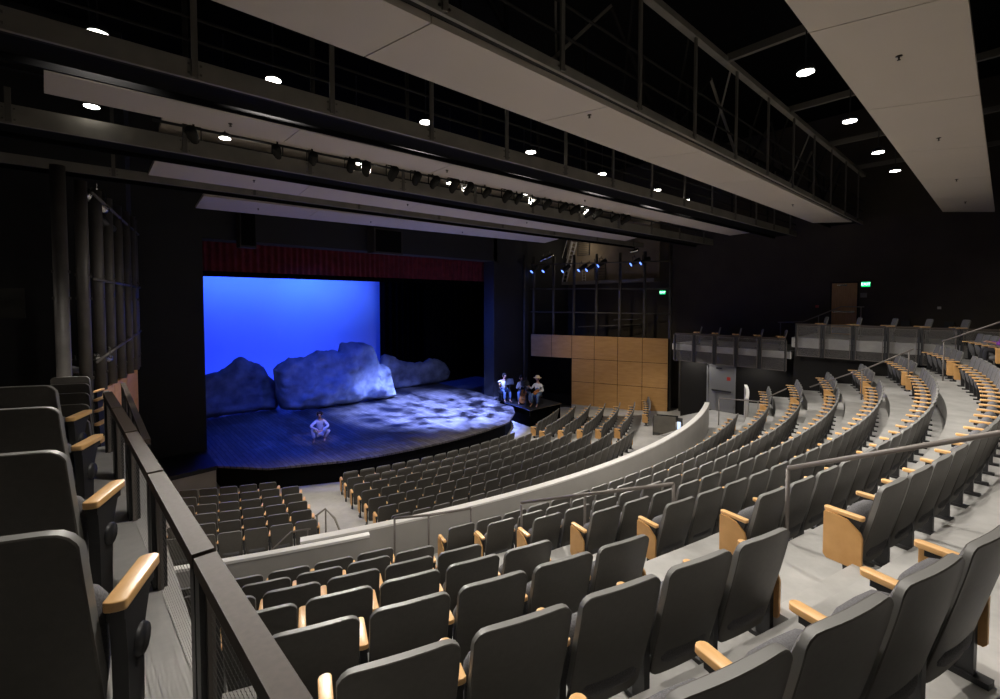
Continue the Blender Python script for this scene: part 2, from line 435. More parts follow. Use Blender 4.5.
# ------------------------------------------------------------------ floors
def ring(mb, R0, R1, z0, z1, a0, a1, n=48, zb=None, mi=0):
    """solid ring sector; top from z0 (at R0) to z1 (at R1), bottom zb"""
    zb = -.3 if zb is None else zb
    A, B = arc(R0, a0, a1, n), arc(R1, a0, a1, n)
    vs = [(x, y, z0) for x, y in A]+[(x, y, z1) for x, y in B]+[(x, y, zb) for x, y in A]+[(x, y, zb) for x, y in B]
    m = n+1; fs = []
    for i in range(n):
        fs += [(i, i+1, m+i+1, m+i), (2*m+i, 3*m+i, 3*m+i+1, 2*m+i+1), (i, 2*m+i, 2*m+i+1, i+1), (m+i, m+i+1, 3*m+i+1, 3*m+i)]
    fs += [(0, m, 3*m, 2*m), (n, 2*m+n, 3*m+n, m+n)]
    mb.add(vs, fs, mi)
mb = MB()
mb.box(-15, 15, -16.4, 8, -.3, 0)
ring(mb, 14.0, 16.35, -.004, -.004, -1.1, 1.1, 48, -.3)
ring(mb, 16.3, 24.6, .0, .60, -1.15, 1.15, 60, -.3)
struct('floor', mb, M_CONC, 'pale grey concrete floor sloping gently down to the stage')
mb = MB()
def xang(R, x): return math.asin(min(.99, x/R))
for i in range(1, 10):
    R0 = UR(i)-.83; R1 = UR(i)+.125
    xm = 7.75 if i == 1 else 10.72
    ring(mb, R0, R1, UZ(i), UZ(i), -xang(UR(i), xm), xang(UR(i), xm), 48, 0)
# cross aisle behind the parapet, and the entrance landings
ring(mb, 24.62, UR(1)-.82, 1.3, 1.3, -xang(25, 10.72), xang(25, 10.72), 48, 0)
for s in (-1, 1):
    mb.prism([(s*x, y) for x, y in ((7.7, -23.8), (8.9, -22.7), (12.04, -21.7), (12.04, -25.7), (9.6, -25.3), (7.7, -24.9))], 0, 1.296)
    mb.add([(s*x, y, z) for x, y, z in ((8.9, -22.7, 1.296), (12.04, -21.7, 1.296), (12.04, -19.6, .5), (8.6, -20.6, .38), (8.9, -22.7, 0), (12.04, -21.7, 0), (12.04, -19.6, 0), (8.6, -20.6, 0))], [(0, 1, 2, 3), (3, 2, 6, 7), (1, 5, 6, 2), (0, 3, 7, 4)])
    # half steps in the aisles between the blocks
    for i in range(2, 9):
        R = UR(i)-.83; a = s*xang(R, 7.0); w = .62
        M = Matrix.Rotation(a, 4, 'Z')
        mb.box(-w, w, -R, -R+.30, UZ(i-1)-.02, UZ(i-1)+.21, 0, M)
struct('floor.001', mb, M_TIER, 'curved concrete tiers carrying the upper seating')

# parapet between floor seats and tiers, and the entrance guard walls
mb = MB()
ring(mb, 24.44, 24.60, 2.33, 2.33, -xang(24.4, 8.15), xang(24.4, 8.6), 60, .2, 0)
ring(mb, 24.43, 24.61, 2.37, 2.37, -xang(24.4, 8.16), xang(24.4, 8.62), 60, 2.33, 1)
struct('wall_parapet', mb, [M_PARA, M_WHITE], 'curved grey parapet with pale cap sweeping between floor and tiers')
mb = MB()
for s in (-1, 1):
    a0, a1 = sorted((s*xang(26.05, 7.72), s*xang(26.05, 10.7)))
    ring(mb, 25.98, 26.08, 2.95, 2.95, a0, a1, 12, 1.2, 0)
    ring(mb, 25.975, 26.09, 2.99, 2.99, a0, a1, 12, 2.95, 1)
struct('wall_entrance_guard', mb, [M_PARA, M_WHITE], 'short curved guard walls in front of the side blocks')

# galleries
mb = MB()
for s in (-1, 1):
    x0, x1 = sorted((s*10.62, s*14.2))
    mb.box(x0, x1, -25.5, -20.3, 4.30, 4.60)
    mb.box(x0, x1, -34.5, -25.5, 4.80, 5.20)
struct('floor.002', mb, M_TIER, 'gallery floors along both side walls')
mb = MB()
for s in (-1, 1):
    x0, x1 = sorted((s*10.74, s*10.9)); mb.box(x0, x1, -34.5, -25.55, 0, 5.15)
    x0, x1 = sorted((s*12.05, s*12.2)); mb.box(x0, x1, -25.6, -20.05, 0, 4.3)
    x0, x1 = sorted((s*10.9, s*12.1)); mb.box(x0, x1, -25.7, -25.55, 0, 4.8)
    x0, x1 = sorted((s*10.64, s*10.72)); mb.box(x0, x1, -25.5, -20.3, 4.28, 4.62)
struct('wall_below_gallery', mb, mat('under_gallery_paint', (.016, .015, .014), .9, spec=.1), 'dark walls beneath the side galleries')

def railing(y0, y1, ztop, zbot, side, label):
    ym = (y0+y1)/2
    x = 10.5 if side > 0 else (-10.655-.042*(ym+29.7) if ztop > 5.5 else -10.50)
    t = thing('gallery_railing', label, 'railing', (x, ym, zbot), (0 if side > 0 or ztop < 5.5 else .042), 'railing sections of the galleries')
    h = ztop-zbot; L = (y1-y0)/2-.015
    mb = MB(); mb.box(-.034, .034, -L, L, h-.05, h); build('top_rail', mb, M_RAILCAP, t)
    mb = MB()
    for yy in (-L+.09, L-.06):
        mb.box(-.012, .012, yy-.012, yy+.012, .03, h-.08)
    for zz in (.03, h-.09): mb.box(-.012, .012, -L+.08, L-.05, zz-.012, zz+.012)
    build('mesh_frame', mb, M_RAIL, t)
    mb = MB(); mb.add([(0, -L+.09, .03), (0, L-.06, .03), (0, L-.06, h-.09), (0, -L+.09, h-.09)], [(0, 1, 2, 3)]); build('mesh_panel', mb, M_MESH, t)
    for yy in (-L+.03, L-.02):
        mb = MB(); mb.box(-.03-.03*side*0, .03, yy-.03, yy+.03, 0, h-.05)
        for zz in (.25, .55, .8): mb.tube([(side*.0, yy-.05, zz), (0, yy+.05, zz)], .012, 6)
        build('post', mb, M_DARKMET, t)
    return t
UPJ = [-25.66, -26.60, -27.57, -28.54, -29.45, -30.42]
UPL = [-25.72, -26.66, -27.64, -28.66, -29.72, -30.74, -31.7]
LOJ = [-20.55, -21.47, -22.43, -23.38, -24.34, -25.28]
for side, nm in ((-1, 'near'), (1, 'far')):
    for k in range(5):
        UJ = UPJ if side > 0 else UPL
        railing(UJ[k+1], UJ[k], 5.78, 4.45, side, f'dark mesh railing section on {nm} gallery, {ORD[4-k]} from the back of its upper level')
        railing(LOJ[k], LOJ[k+1], 5.15, 3.77, side, f'dark mesh railing section on {nm} gallery, {ORD[k]} from the stage end')
    railing(*((-31.4, -30.42) if side > 0 else (-31.7, -30.74)), 5.78, 4.45, side, f'dark mesh railing section at the very back of the {nm} gallery')

# handrails
def handrail(name, label, top, posts, r=.022, group=None, mat_=None):
    t = thing(name, label, 'handrail', posts[0][0], 0, group); o = Vector(posts[0][0])
    mb = MB(); mb.tube([Vector(p)-o for p in top], r, 10); build('top_rail', mb, mat_ or M_RAIL, t)
    for b, h in posts:
        mb = MB(); b = Vector(b)-o; mb.tube([b, b+Vector((0, 0, h))], r*.85, 8); mb.lathe([(.05, 0), (.05, .012), (.02, .014)], 10, 0, Matrix.Translation(b)); build('post', mb, mat_ or M_RAIL, t)
    return t
def aisle_rails(s, nm):
    g = 'aisle handrails of the upper tiers'
    handrail('aisle_handrail', f'short three-post handrail guarding foot of {nm} upper aisle', [(s*6.95, -24.28, 2.78), (s*6.45, -24.62, 2.80), (s*5.76, -24.98, 2.84)],
             [((s*6.95, -24.28, 1.3), 1.48), ((s*6.45, -24.62, 1.3), 1.50), ((s*5.76, -24.98, 1.3), 1.52)], group=g)
    handrail('aisle_handrail', f'sloping handrail halfway up {nm} upper aisle', [(s*5.9, -26.45, 3.47), (s*5.9, -27.7, 4.0), (s*5.9, -28.98, 4.53)],
             [((s*5.9, -26.45, UZ(2)), 1.17), ((s*5.9, -27.7, UZ(3)), 1.3), ((s*5.9, -28.98, UZ(5)), 1.0)], group=g)
    handrail('aisle_handrail', f'topmost sloping handrail of {nm} upper aisle', [(s*5.98, -30.17, 5.06), (s*5.98, -31.5, 5.68), (s*5.98, -32.8, 6.3)],
             [((s*5.98, -30.17, UZ(6)), 5.05-UZ(6)), ((s*5.98, -32.7, UZ(8)), 6.25-UZ(8))], group=g)
aisle_rails(-1, 'near')
g = 'aisle handrails of the upper tiers'
handrail('aisle_handrail', 'lowest handrail at the foot of far upper aisle', [(7.3, -24.0, 2.9), (7.3, -25.4, 3.0), (7.35, -26.3, 3.6)], [((7.3, -24.0, 1.3), 1.6), ((7.3, -25.4, 1.3), 1.7)], group=g)
handrail('aisle_handrail', 'middle sloping handrail along the far upper aisle', [(7.35, -27.0, 3.75), (7.4, -28.6, 4.6), (7.45, -29.6, 5.25)], [((7.4, -28.4, UZ(4)), 4.5-UZ(4)), ((7.45, -29.5, UZ(6)), 5.17-UZ(6))], group=g)
handrail('aisle_handrail', 'highest sloping handrail along the far upper aisle', [(7.5, -30.2, 5.5), (7.5, -31.5, 6.2), (7.5, -32.4, 6.6)], [((7.5, -30.25, UZ(6)), 5.5-UZ(6)), ((7.5, -32.35, UZ(8)), 6.55-UZ(8))], group=g)
handrail('step_handrail', 'thin bent steel handrail at the steps behind small floor block', [(-8.7, -22.75, 2.1), (-8.12, -22.35, 2.2), (-7.8, -22.48, 2.2)], [((-8.68, -22.73, .5), 1.6), ((-7.85, -22.46, .5), 1.7)], r=.016)
handrail('ramp_handrail', 'dark low handrail frame in the floor aisle', [(-6.75, -19.85, 1.2), (-6.42, -19.6, 1.2), (-6.45, -20.3, 1.2), (-6.5, -21.0, .9)], [((-6.72, -19.83, .28), .9), ((-6.42, -19.62, .27), .92), ((-6.49, -20.95, .35), .56)], r=.025, mat_=M_STEEL)
handrail('gallery_end_handrail', 'short steel handrail across stage end of near gallery', [(-11.7, -20.6, 5.0), (-10.7, -20.5, 5.0)], [((-11.6, -20.6, 4.6), .4), ((-10.75, -20.5, 4.6), .4)], mat_=M_STEEL)
handrail('gallery_step_handrail', 'dark handrail climbing between levels of the far gallery', [(13.2, -24.2, 5.7), (13.2, -25.2, 5.75), (13.2, -26.6, 6.45), (13.2, -27.4, 6.45)], [((13.2, -24.3, 4.6), 1.1), ((13.2, -25.8, 5.2), .85), ((13.2, -27.3, 5.2), 1.25)], mat_=M_STEEL)

# ------------------------------------------------------------------ room shell
mb = MB()
mb.box(14.2, 14.5, -34.6, -10.5, -.3, 15); struct('wall_right', mb, M_DARKWALL, 'dark brown side wall behind the far gallery')
mb = MB(); mb.box(-14.9, -14.6, -34.6, -10.5, -.3, 15); struct('wall_left', mb, M_DARKWALL, 'black side wall behind the near gallery')
mb = MB(); mb.box(-15, 15, -34.9, -34.6, -.3, 15); struct('wall_back', mb, M_DARKWALL, 'dark rear wall of the auditorium')
mb = MB(); mb.box(-15.2, 15.2, -35, 9, 15, 15.3); struct('ceiling', mb, M_BLACK, 'black roof deck high above the catwalks')
# proscenium wall with opening
mb = MB()
PX, PZ = 7.62, 9.13
mb.box(-9.75, -PX, -10.55, -9.6, 0, 15); mb.box(7.36, 9.75, -10.55, -9.6, 0, 15)
mb.box(-PX, PX, -10.55, -9.6, PZ, 15)
mb.prism([(-9.75, -10.55), (-10.0, -12.9), (-14.7, -12.7), (-14.7, -9.6), (-9.75, -9.6)], 0, 15)
mb.prism([(9.75, -10.5), (10.2, -10.6), (14.4, -10.6), (14.4, -9.6), (9.75, -9.6)], 0, 15)
struct('wall_front', mb, M_PROSC, 'dark proscenium wall around the stage opening')
mb = MB()
mb.box(-15, -14.8, -10, 8, 0, 15); mb.box(14.8, 15, -10, 8, 0, 15); mb.box(-15, 15, 6, 6.2, 0, 15)
struct('wall_stage', mb, M_BLACK, 'black walls of the stage house')

# ------------------------------------------------------------------ stage
st = thing('thrust_stage', 'low curved thrust stage of blue-lit grey planks', 'stage', (0, 0, 0))
A = arc(15.95, -.26, .26, 20)
outline = [(-7.7, 5.8), (-7.7, -12.9), (-6.45, -14.35)]+A+[(5.6, -14.25), (6.45, -13.2), (6.5, -12.0), (7.6, -11.0), (7.6, 5.8)]
mb = MB(); mb.prism(outline, .78, .85); build('deck', mb, M_DECK, st)
ins = [(x*.985, y*.985 if y < 0 else y) for x, y in outline]
mb = MB(); mb.prism(ins, 0, .78); build('fascia', mb, M_BLACK, st)
mb = MB(); mb.prism([(-7.7, -10.6), (-7.7, -12.9), (-9.9, -13.1), (-11.6, -13.0), (-11.6, -10.6)], .70, .85, 0); mb.prism([(-7.72, -10.6), (-7.72, -12.85), (-9.9, -13.05), (-11.5, -12.95), (-11.5, -10.6)], 0, .70, 1)
o = build('stage_wing', mb, [M_BLKDECK, M_PARA]); tag(o, 'black-topped concrete ledge beside the thrust stage under the dark proscenium wall', 'ledge')
mb = MB(); mb.prism([(6.62, -12.3), (6.35, -14.6), (8.9, -14.6), (9.25, -10.62), (7.7, -10.62)], .86, .92, 0)
mb.prism([(6.66, -12.3), (6.4, -14.56), (8.86, -14.56), (9.2, -10.62), (7.75, -10.62)], 0, .86, 1)
mb.tube([(6.36, -14.61, .9), (8.9, -14.61, .9)], .014, 6, 2); mb.tube([(6.6, -12.3, .9), (6.34, -14.6, .9)], .014, 6, 2); mb.tube([(6.35, -14.61, .6), (6.35, -14.61, .9)], .014, 6, 2)
o = build('musicians_platform', mb, [M_BLKDECK, M_DRAPE, M_CHROME]); tag(o, 'black draped musicians platform standing beside the thrust stage', 'platform')

def drape(name, x0, x1, y, z0, z1, m, label, cat, amp=.06, lam=.28, thick=.02):
    n = max(8, int(abs(x1-x0)/lam*6)); vs = []; fs = []
    for k in range(n+1):
        x = x0+(x1-x0)*k/n; yy = y+amp*math.sin(2*PI*(x-x0)/lam+.8*math.sin(x*1.7)); vs += [(x, yy, z0), (x, yy, z1)]
    for k in range(n): fs.append((2*k, 2*k+2, 2*k+3, 2*k+1))
    mb = MB(); mb.add(vs, fs, 0, None, True); o = build(name, mb, m); return tag(o, label, cat)
drape('red_valance', -8.4, 8.4, -9.2, 7.95, 9.9, M_RED, 'dark red pleated valance across the top of the stage opening', 'curtain')
drape('black_border', -8.6, 8.6, -8.6, 7.75, 9.9, M_DRAPE, 'narrow black border curtain just below the red valance', 'curtain', .03)
mb = MB(); n = 24
vs = []; fs = []
for k in range(n+1):
    x = -9+14.9*k/n; vs += [(x, 1.0, .85), (x, 1.0, 11)]
for k in range(n): fs.append((2*k, 2*k+2, 2*k+3, 2*k+1))
mb.add(vs, fs); o = build('cyclorama', mb, M_CYC); tag(o, 'glowing blue sky cloth hanging behind the painted rocks', 'backdrop')
drape('black_leg_curtain', 5.15, 9.8, -.2, .85, 11, M_DRAPE, 'tall black leg curtain masking the far side of the sky cloth', 'curtain', .08, .5)
drape('black_wing_curtain', 6.9, 12.5, -3.5, .85, 11, M_DRAPE, 'black wing curtain hanging nearer the far proscenium edge', 'curtain', .08, .5)

# rocks: cut-out shapes with relief
def rock(name, label, pts, y, seed, tilt_=0., depth=.7, mats=None):
    """pts: outline (x, z) in world, relief toward the audience"""
    from mathutils.geometry import tessellate_polygon
    xs = [p[0] for p in pts]; zs = [p[1] for p in pts]
    x0, x1, z0, z1 = min(xs), max(xs), min(zs), max(zs)
    def inside(x, z):
        c = False; j = len(pts)-1
        for i in range(len(pts)):
            xi, zi = pts[i]; xj, zj = pts[j]
            if (zi > z) != (zj > z) and x < (xj-xi)*(z-zi)/(zj-zi)+xi: c = not c
            j = i
        return c
    def dist(x, z):
        best = 9
        for i in range(len(pts)):
            a = Vector(pts[i]); b = Vector(pts[(i+1) % len(pts)]); p = Vector((x, z)); ab = b-a
            t = max(0, min(1, (p-a).dot(ab)/max(1e-9, ab.dot(ab)))); best = min(best, (a+ab*t-p).length)
        return best
    # column strips: for every x find z range (star-free outlines with one span)
    nx = max(30, int((x1-x0)/.11)); nz = 26
    cols = []
    for i in range(nx+1):
        x = x0+(x1-x0)*(i+.001)/(nx+.002)
        cr = []
        for k in range(len(pts)):
            a, b = pts[k], pts[(k+1) % len(pts)]
            if (a[0] > x) != (b[0] > x): cr.append(a[1]+(b[1]-a[1])*(x-a[0])/(b[0]-a[0]))
        if len(cr) < 2: cr = [z0, z0+.02]
        lo, hi = min(cr), max(cr)
        hi += .07*noise.noise(Vector((x*2.1, seed, 0)))+.07*noise.noise(Vector((x*6, seed, 3)))+.04*noise.noise(Vector((x*15, seed, 5)))
        lo += .04*noise.noise(Vector((x*4, seed, 9)))
        cols.append((x, lo, hi))
    vs = []; fs = []
    for side in (0, 1):
        for i, (x, lo, hi) in enumerate(cols):
            for k in range(nz+1):
                z = lo+(hi-lo)*k/nz
                e = min(1, dist(x, z)/.28)
                P = Vector((x*.55, z*.9, seed*3.1))
                n_ = noise.fractal(P, 1.0, 2.1, 5)*.5+.25*abs(noise.noise(Vector((x*1.2, z*2.6, seed))))+.13*noise.noise(Vector((x*5, z*6, seed)))
                yy = y-(depth*(e**.5)*(.55+.6*n_)) if side == 0 else y+.12
                vs.append((x, yy, z))
    m = nz+1; N = (nx+1)*m
    for i in range(nx):
        for k in range(nz):
            a = i*m+k; fs.append((a, a+m, a+m+1, a+1)); fs.append((N+a, N+a+1, N+a+m+1, N+a+m))
    for i in range(nx):
        a = i*m; fs.append((a, N+a, N+a+m, a+m)); a = i*m+nz; fs.append((a, a+m, N+a+m, N+a))
    for k in range(nz):
        fs.append((k, k+1, N+k+1, N+k)); a = nx*m+k; fs.append((a, N+a, N+a+1, a+1))
    mb = MB(); mb.add(vs, fs, 0, None, True)
    o = build(name, mb, mats); return tag(o, label, 'rock', 'scenery rocks on the stage')
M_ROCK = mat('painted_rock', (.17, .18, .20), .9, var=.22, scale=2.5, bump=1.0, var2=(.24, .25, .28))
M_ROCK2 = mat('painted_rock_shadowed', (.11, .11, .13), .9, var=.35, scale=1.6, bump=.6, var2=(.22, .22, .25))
ROCKS = True
RL = [(-7.6, 2.6), (-6.81, 3.05), (-6.12, 3.16), (-5.61, 3.46), (-5.34, 3.79), (-5.03, 3.82), (-4.76, 3.56), (-4.33, 3.34), (-4.06, 3.13), (-3.84, 2.62), (-3.5, 2.3), (-3.2, 1.56), (-3.5, .86), (-4.3, .9), (-4.82, .88), (-5.97, .9), (-7.6, .86)]
RB = [(-3.96, 3.2), (-3.79, 3.36), (-3.23, 3.73), (-2.41, 3.67), (-1.68, 3.98), (-1.18, 3.95), (-.53, 3.9), (-.39, 4.41), (.1, 4.36), (.86, 4.32), (1.41, 4.1), (1.68, 3.62), (1.78, 2.96), (2.25, 2.85), (2.55, 2.68), (2.75, 1.65), (2.89, .9), (2.23, .86), (1.37, .9), (.82, .95), (.28, .86), (-.5, .88), (-.96, .9), (-1.72, .86), (-3.04, .93), (-3.66, 1.12), (-3.84, 1.7), (-3.9, 2.42)]
RR = [(3.0, 2.4), (3.19, 3.12), (3.59, 3.23), (4.48, 2.72), (5.66, 2.47), (6.37, 2.48), (6.92, 2.67), (7.66, 2.53), (8.23, 2.16), (8.62, 1.56), (8.42, 1.05), (7.46, .86), (6.72, .88), (4.96, .86), (3.96, .88), (3.2, .9)]
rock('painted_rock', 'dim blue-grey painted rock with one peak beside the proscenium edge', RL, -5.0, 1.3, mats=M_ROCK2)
rock('painted_rock', 'largest pale craggy painted rock in the middle of the stage', RB, -6.3, 4.7, depth=1.1, mats=M_ROCK)
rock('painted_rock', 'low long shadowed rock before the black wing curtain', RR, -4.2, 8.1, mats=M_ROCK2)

# ------------------------------------------------------------------ side frames: posts, pipes, maple walls
A0 = Vector((13.31, -18.67, 0)); DW = (Vector((11.26, -13.44, 0))-A0).normalized()
def W(s, z=0, off=0): p = A0+DW*s; n = Vector((DW.y, -DW.x, 0)); p = p-n*off; return Vector((p.x, p.y, z))
grp = 'grey steel posts above the maple wall'
pos = [0, 1.41, 2.82, 4.22, 5.63, 6.95, 8.3]
for k, s in enumerate(pos):
    p = W(s-.06, 0, -.12)
    z0 = 0 if k == 0 else 4.45
    mb = MB(); mb.tube([(0, 0, z0 if k == 0 else 0), (0, 0, (9.55 if k else 9.6)-(z0 if k else 0))], .085, 12); mb.box(-.13, .13, -.13, .13, 0, .02)
    lab = f'grey steel post rising above the maple wall, {ORD[k]} counting from the dark doorway'
    if k == 0: lab = 'grey steel post standing full height between maple wall and dark doorway'
    tag(build('steel_post', mb, M_POST, None, (p.x, p.y, z0 if k else .3)), lab, 'post', grp)
p = Vector((9.85, -9.9, 0)); mb = MB(); mb.tube([(0, 0, 0), (0, 0, 9.3)], .06, 10)
tag(build('steel_post', mb, M_POST, None, (9.75, -10.75, .3)), 'thin grey post beside the far proscenium edge, behind the musicians', 'post')
# second doorway post
mb = MB(); mb.tube([(0, 0, 0), (0, 0, 3.6)], .07, 10)
tag(build('steel_post', mb, M_POST, None, (13.75, -19.15, .3)), 'short dark steel post at the edge of the doorway beneath far gallery', 'post')
for z, lab in ((5.98, 'lowest'), (7.4, 'middle'), (8.95, 'highest')):
    mb = MB(); a, b = W(-.1, z, .0), W(8.45, z+(.05 if z < 7 else .1), .0); o = (a+b)/2; mb.tube([a-o, b-o], .038, 8)
    tag(build('cross_pipe', mb, M_POST, None, o), f'{lab} horizontal pipe across the grey posts above maple wall', 'pipe')
mb = MB(); a, b = W(1.5, 5.35, -.5), W(5.4, 5.1, -.5); mb.tube([a, b], .03, 8); a, b = W(1.5, 5.65, -.5), W(3.2, 5.6, -.5); mb.tube([a, b], .03, 8)
tag(build('lighting_ladder_pipe', mb, M_POST), 'short pair of pipes behind the posts just above the maple wall', 'pipe')
# maple wall: board panels with dark joints
def maple(mb, P, s0, s1, z0, z1, cols, rows, th=.05):
    pass
mb = MB()
def wpanel(f, s0, s1, z0, z1, mi=0, th=.06, gap=.012):
    a, b = f(s0+gap), f(s1-gap); d = (b-a).normalized(); n = Vector((d.y, -d.x, 0)); n = n if n.x*a.x < 0 else -n
    vs = []
    for p in (a, b):
        for q in (0, th):
            for z in (z0+gap, z1-gap): vs.append(p+n*q+Vector((0, 0, z)))
    mb.add(vs, [(0, 1, 3, 2), (4, 6, 7, 5), (0, 4, 5, 1), (2, 3, 7, 6), (0, 2, 6, 4), (1, 5, 7, 3)], mi)
fR = lambda s: W(s, 0, 0)
bound = [0, 1.41, 2.82, 4.22, 5.63, 6.95, 8.36]
zr = [.32, 1.76, 3.18, 4.6]
for k in range(6):
    for r in range(3):
        if k >= 4 and r < 2: continue
        wpanel(fR, bound[k], bound[k+1], zr[r], zr[r+1])
struct('trim_1', mb, M_GOLD, 'maple panelled side wall with dark joints')
mb = MB(); a = W(-.05, 0, .03); b = W(8.4, 0, .03); mb.bar((a.x, a.y, 2.4), (b.x, b.y, 2.4), .04, 4.35); 
struct('wall_panelling_backing', mb, M_BLACK)
mb = MB(); wpanel(fR, -.1, 5.6, 0, .33, 0, .16, 0); struct('baseboard_right', mb, M_PARA, 'beige plinth below the maple wall')
o = None
mb = MB()
fB = lambda s: W(s, 0, .01)
wpanel(fB, 5.64, 8.36, .9, 3.18, 0, .04, 0)
tag(build('black_masking_drape', mb, M_DRAPE), 'black masking drape hung below the maple panels behind the musicians', 'curtain')
# near side maple wall and tubes
LA = Vector((-10.87, -17.8, 0)); LB = Vector((-9.9, -13.2, 0)); LD = (LB-LA).normalized()
fL = lambda s: LA+LD*s
mb = MB()
for k in range(-1, 3):
    for r in range(3): wpanel(fL, k*1.5, (k+1)*1.5+(.15 if k == 2 else 0), zr[r], zr[r+1])
struct('trim_2', mb, M_GOLD, 'maple side wall by the near gallery')
TUB = [(-11.32, -19.6), (-11.02, -18.4), (-10.77, -17.5), (-10.56, -16.6), (-10.34, -15.7), (-10.13, -14.8), (-9.96, -14.0), (-9.88, -13.3)]
for k, (x, y) in enumerate(TUB):
    zb_ = 4.62 if k else 0
    mb = MB(); mb.tube([(0, 0, 0), (0, 0, 9.2-zb_)], .11, 16)
    for z in (5.0, 6.7, 7.2): mb.box(-.13, .13, -.05, .05, z-zb_, z+.05-zb_)
    tag(build('steel_post', mb, M_POST, None, (x, y, zb_)), f'thick grey steel tube by near gallery, {ORD[k]} in line toward the proscenium', 'post', 'thick steel tubes by the near gallery')
for z0, z1, lab in ((9.0, 8.75, 'highest'), (7.15, 7.1, 'middle'), (5.35, 5.75, 'lowest')):
    mb = MB(); mb.tube([(-10.85, -18.4, z0), (-9.75, -13.3, z1)], .035, 8)
    tag(build('cross_pipe', mb, M_POST), f'{lab} slanting pipe across the thick tubes by near gallery', 'pipe')
# ladder-like rails and grilles in the dark beyond the near gallery
for k, (z, w) in enumerate(((8.9, 1.4), (8.35, 1.5), (7.9, 1.5), (7.45, 1.5), (6.9, 2.2))):
    mb = MB(); mb.tube([(-14.3, -17.5, z), (-12.3, -17.9, z-.02)], .03, 6)
    tag(build('lighting_bar', mb, M_STEEL), f'thin horizontal bar in dark bay left of thick tubes, {ORD[k]} from the top', 'pipe', 'bars in the dark bay')
mb = MB(); mb.tube([(-13.2, -17.7, 6.9), (-13.2, -17.7, 8.2)], .04, 6); tag(build('lighting_bar', mb, M_STEEL), 'short upright bar joining the horizontal bars in dark bay', 'pipe')
mb = MB(); mb.box(-14.3, -12.0, -17.0, -16.9, 6.3, 6.95); tag(build('steel_channel', mb, M_STEELD), 'deep dark channel beam ending at the first thick tube', 'beam')

# upper side gallery behind the far posts, with stair, ladder and louvres
mb = MB(); mb.box(13.55, 14.2, -17.6, -10.6, 7.85, 8.05); struct('floor.003', mb, M_STEEL, 'high service gallery floor behind the far posts')
mb = MB(); mb.box(14.1, 14.19, -17.6, -10.6, 8.05, 12); struct('wall_service', mb, mat('tan_service_wall', (.22, .175, .12), .9, var=.3, scale=.8), 'tan wall of the high service gallery')
st = thing('service_stair', 'steep pale metal stair behind the blue stage lights above maple wall', 'stair', (13.6, -11.5, 8.05))
for dx in (0, .45):
    mb = MB(); mb.bar((dx, .9, 0), (dx, 0, 2.7), .04, .1); mb.tube([(dx, 1.2, .9), (dx, .25, 3.4)], .02, 6); build('stringer', mb, M_WHITEPL, st)
for k in range(10):
    mb = MB(); mb.box(0, .45, .9-.09*k-.1, .9-.09*k+.05, .27*k+.2, .27*k+.22); build('tread', mb, M_WHITEPL, st)
mb = MB()
for yy in (-12.35, -12.62): mb.tube([(13.6, yy, 8.05), (13.6, yy, 9.0)], .018, 6)
for k in range(5): mb.tube([(13.6, -12.35, 8.15+k*.18), (13.6, -12.62, 8.15+k*.18)], .014, 6)
tag(build('service_ladder', mb, M_WHITEPL), 'small pale ladder right of the service stair', 'ladder')
for (y0, y1, z0, z1, lab) in ((-12.6, -11.6, 9.8, 10.8, 'louvred grille beside the top of service stair'), (-13.9, -13.0, 8.1, 9.5, 'lower louvred grille right of the service ladder')):
    mb = MB()
    for k in range(8): mb.box(14.0, 14.06, y0, y1, z0+(z1-z0)*k/8, z0+(z1-z0)*k/8+.035)
    mb.box(14.0, 14.05, y0, y0+.03, z0, z1); mb.box(14.0, 14.05, y1-.03, y1, z0, z1)
    tag(build('louvre_grille', mb, M_POST), lab, 'grille')

# ------------------------------------------------------------------ stage lighting fixtures
def fixture(loc, aim, label, group, lens=M_BLUEGLOW, body=M_DARKMET, s=1.):
    t = thing('stage_light', label, 'stage light', loc, 0, group)
    d = (Vector(aim)-Vector(loc)).normalized(); Q = d.to_track_quat('-Z', 'Y').to_matrix().to_4x4() @ Matrix.Scale(s, 4)
    mb = MB(); mb.lathe([(.07, .26), (.09, .22), (.09, .05), (.075, .0), (.085, -.12), (.085, -.16)], 12, 0, Q); build('housing', mb, body, t)
    mb = MB(); mb.lathe([(.06, -.165), (.072, -.158), (.072, -.162)], 12, 0, Q); build('lens', mb, lens, t)
    mb = MB(); mb.bar((-.11*s, 0, .0), (-.11*s, 0, .22*s), .015, .03); mb.bar((.11*s, 0, 0), (.11*s, 0, .22*s), .015, .03); mb.bar((-.11*s, 0, .22*s), (.11*s, 0, .22*s), .03, .015); mb.tube([(0, 0, .2*s), (0, 0, .3*s)], .02, 6)
    build('yoke', mb, body, t); return t
FX = [(8.25, 8.75, 0), (7.45, 8.75, .1), (6.15, 8.7, 0), (5.1, 8.72, .1), (4.6, 8.72, .0), (3.9, 8.95, .1), (1.95, 8.95, 0), (1.4, 9.0, .1)]
for k, (s, z, o_) in enumerate(FX):
    p = W(s, z, -.15)
    fixture((p.x, p.y, z), (2, -9, 1), f'lit blue stage light on the far posts, {ORD[k]} from the proscenium', 'blue stage lights on the far posts', s=1.5)
for k, (s, z) in enumerate(((7.2, 9.5), (7.6, 9.35), (2.0, 9.6))):
    p = W(s, z, -.1); fixture((p.x, p.y, z), (9, -6, 7), f'pale metal stage light clamped above the blue ones, {ORD[k]} from the proscenium', 'pale stage lights above the blue ones', lens=M_CHROME, body=M_CHROME, s=1.2)
fixture((-10.75, -17.3, 8.95), (-3, -8, 2), 'silver stage light at the top of thick tubes by near gallery', None, lens=M_CHROME, body=M_CHROME, s=1.5)
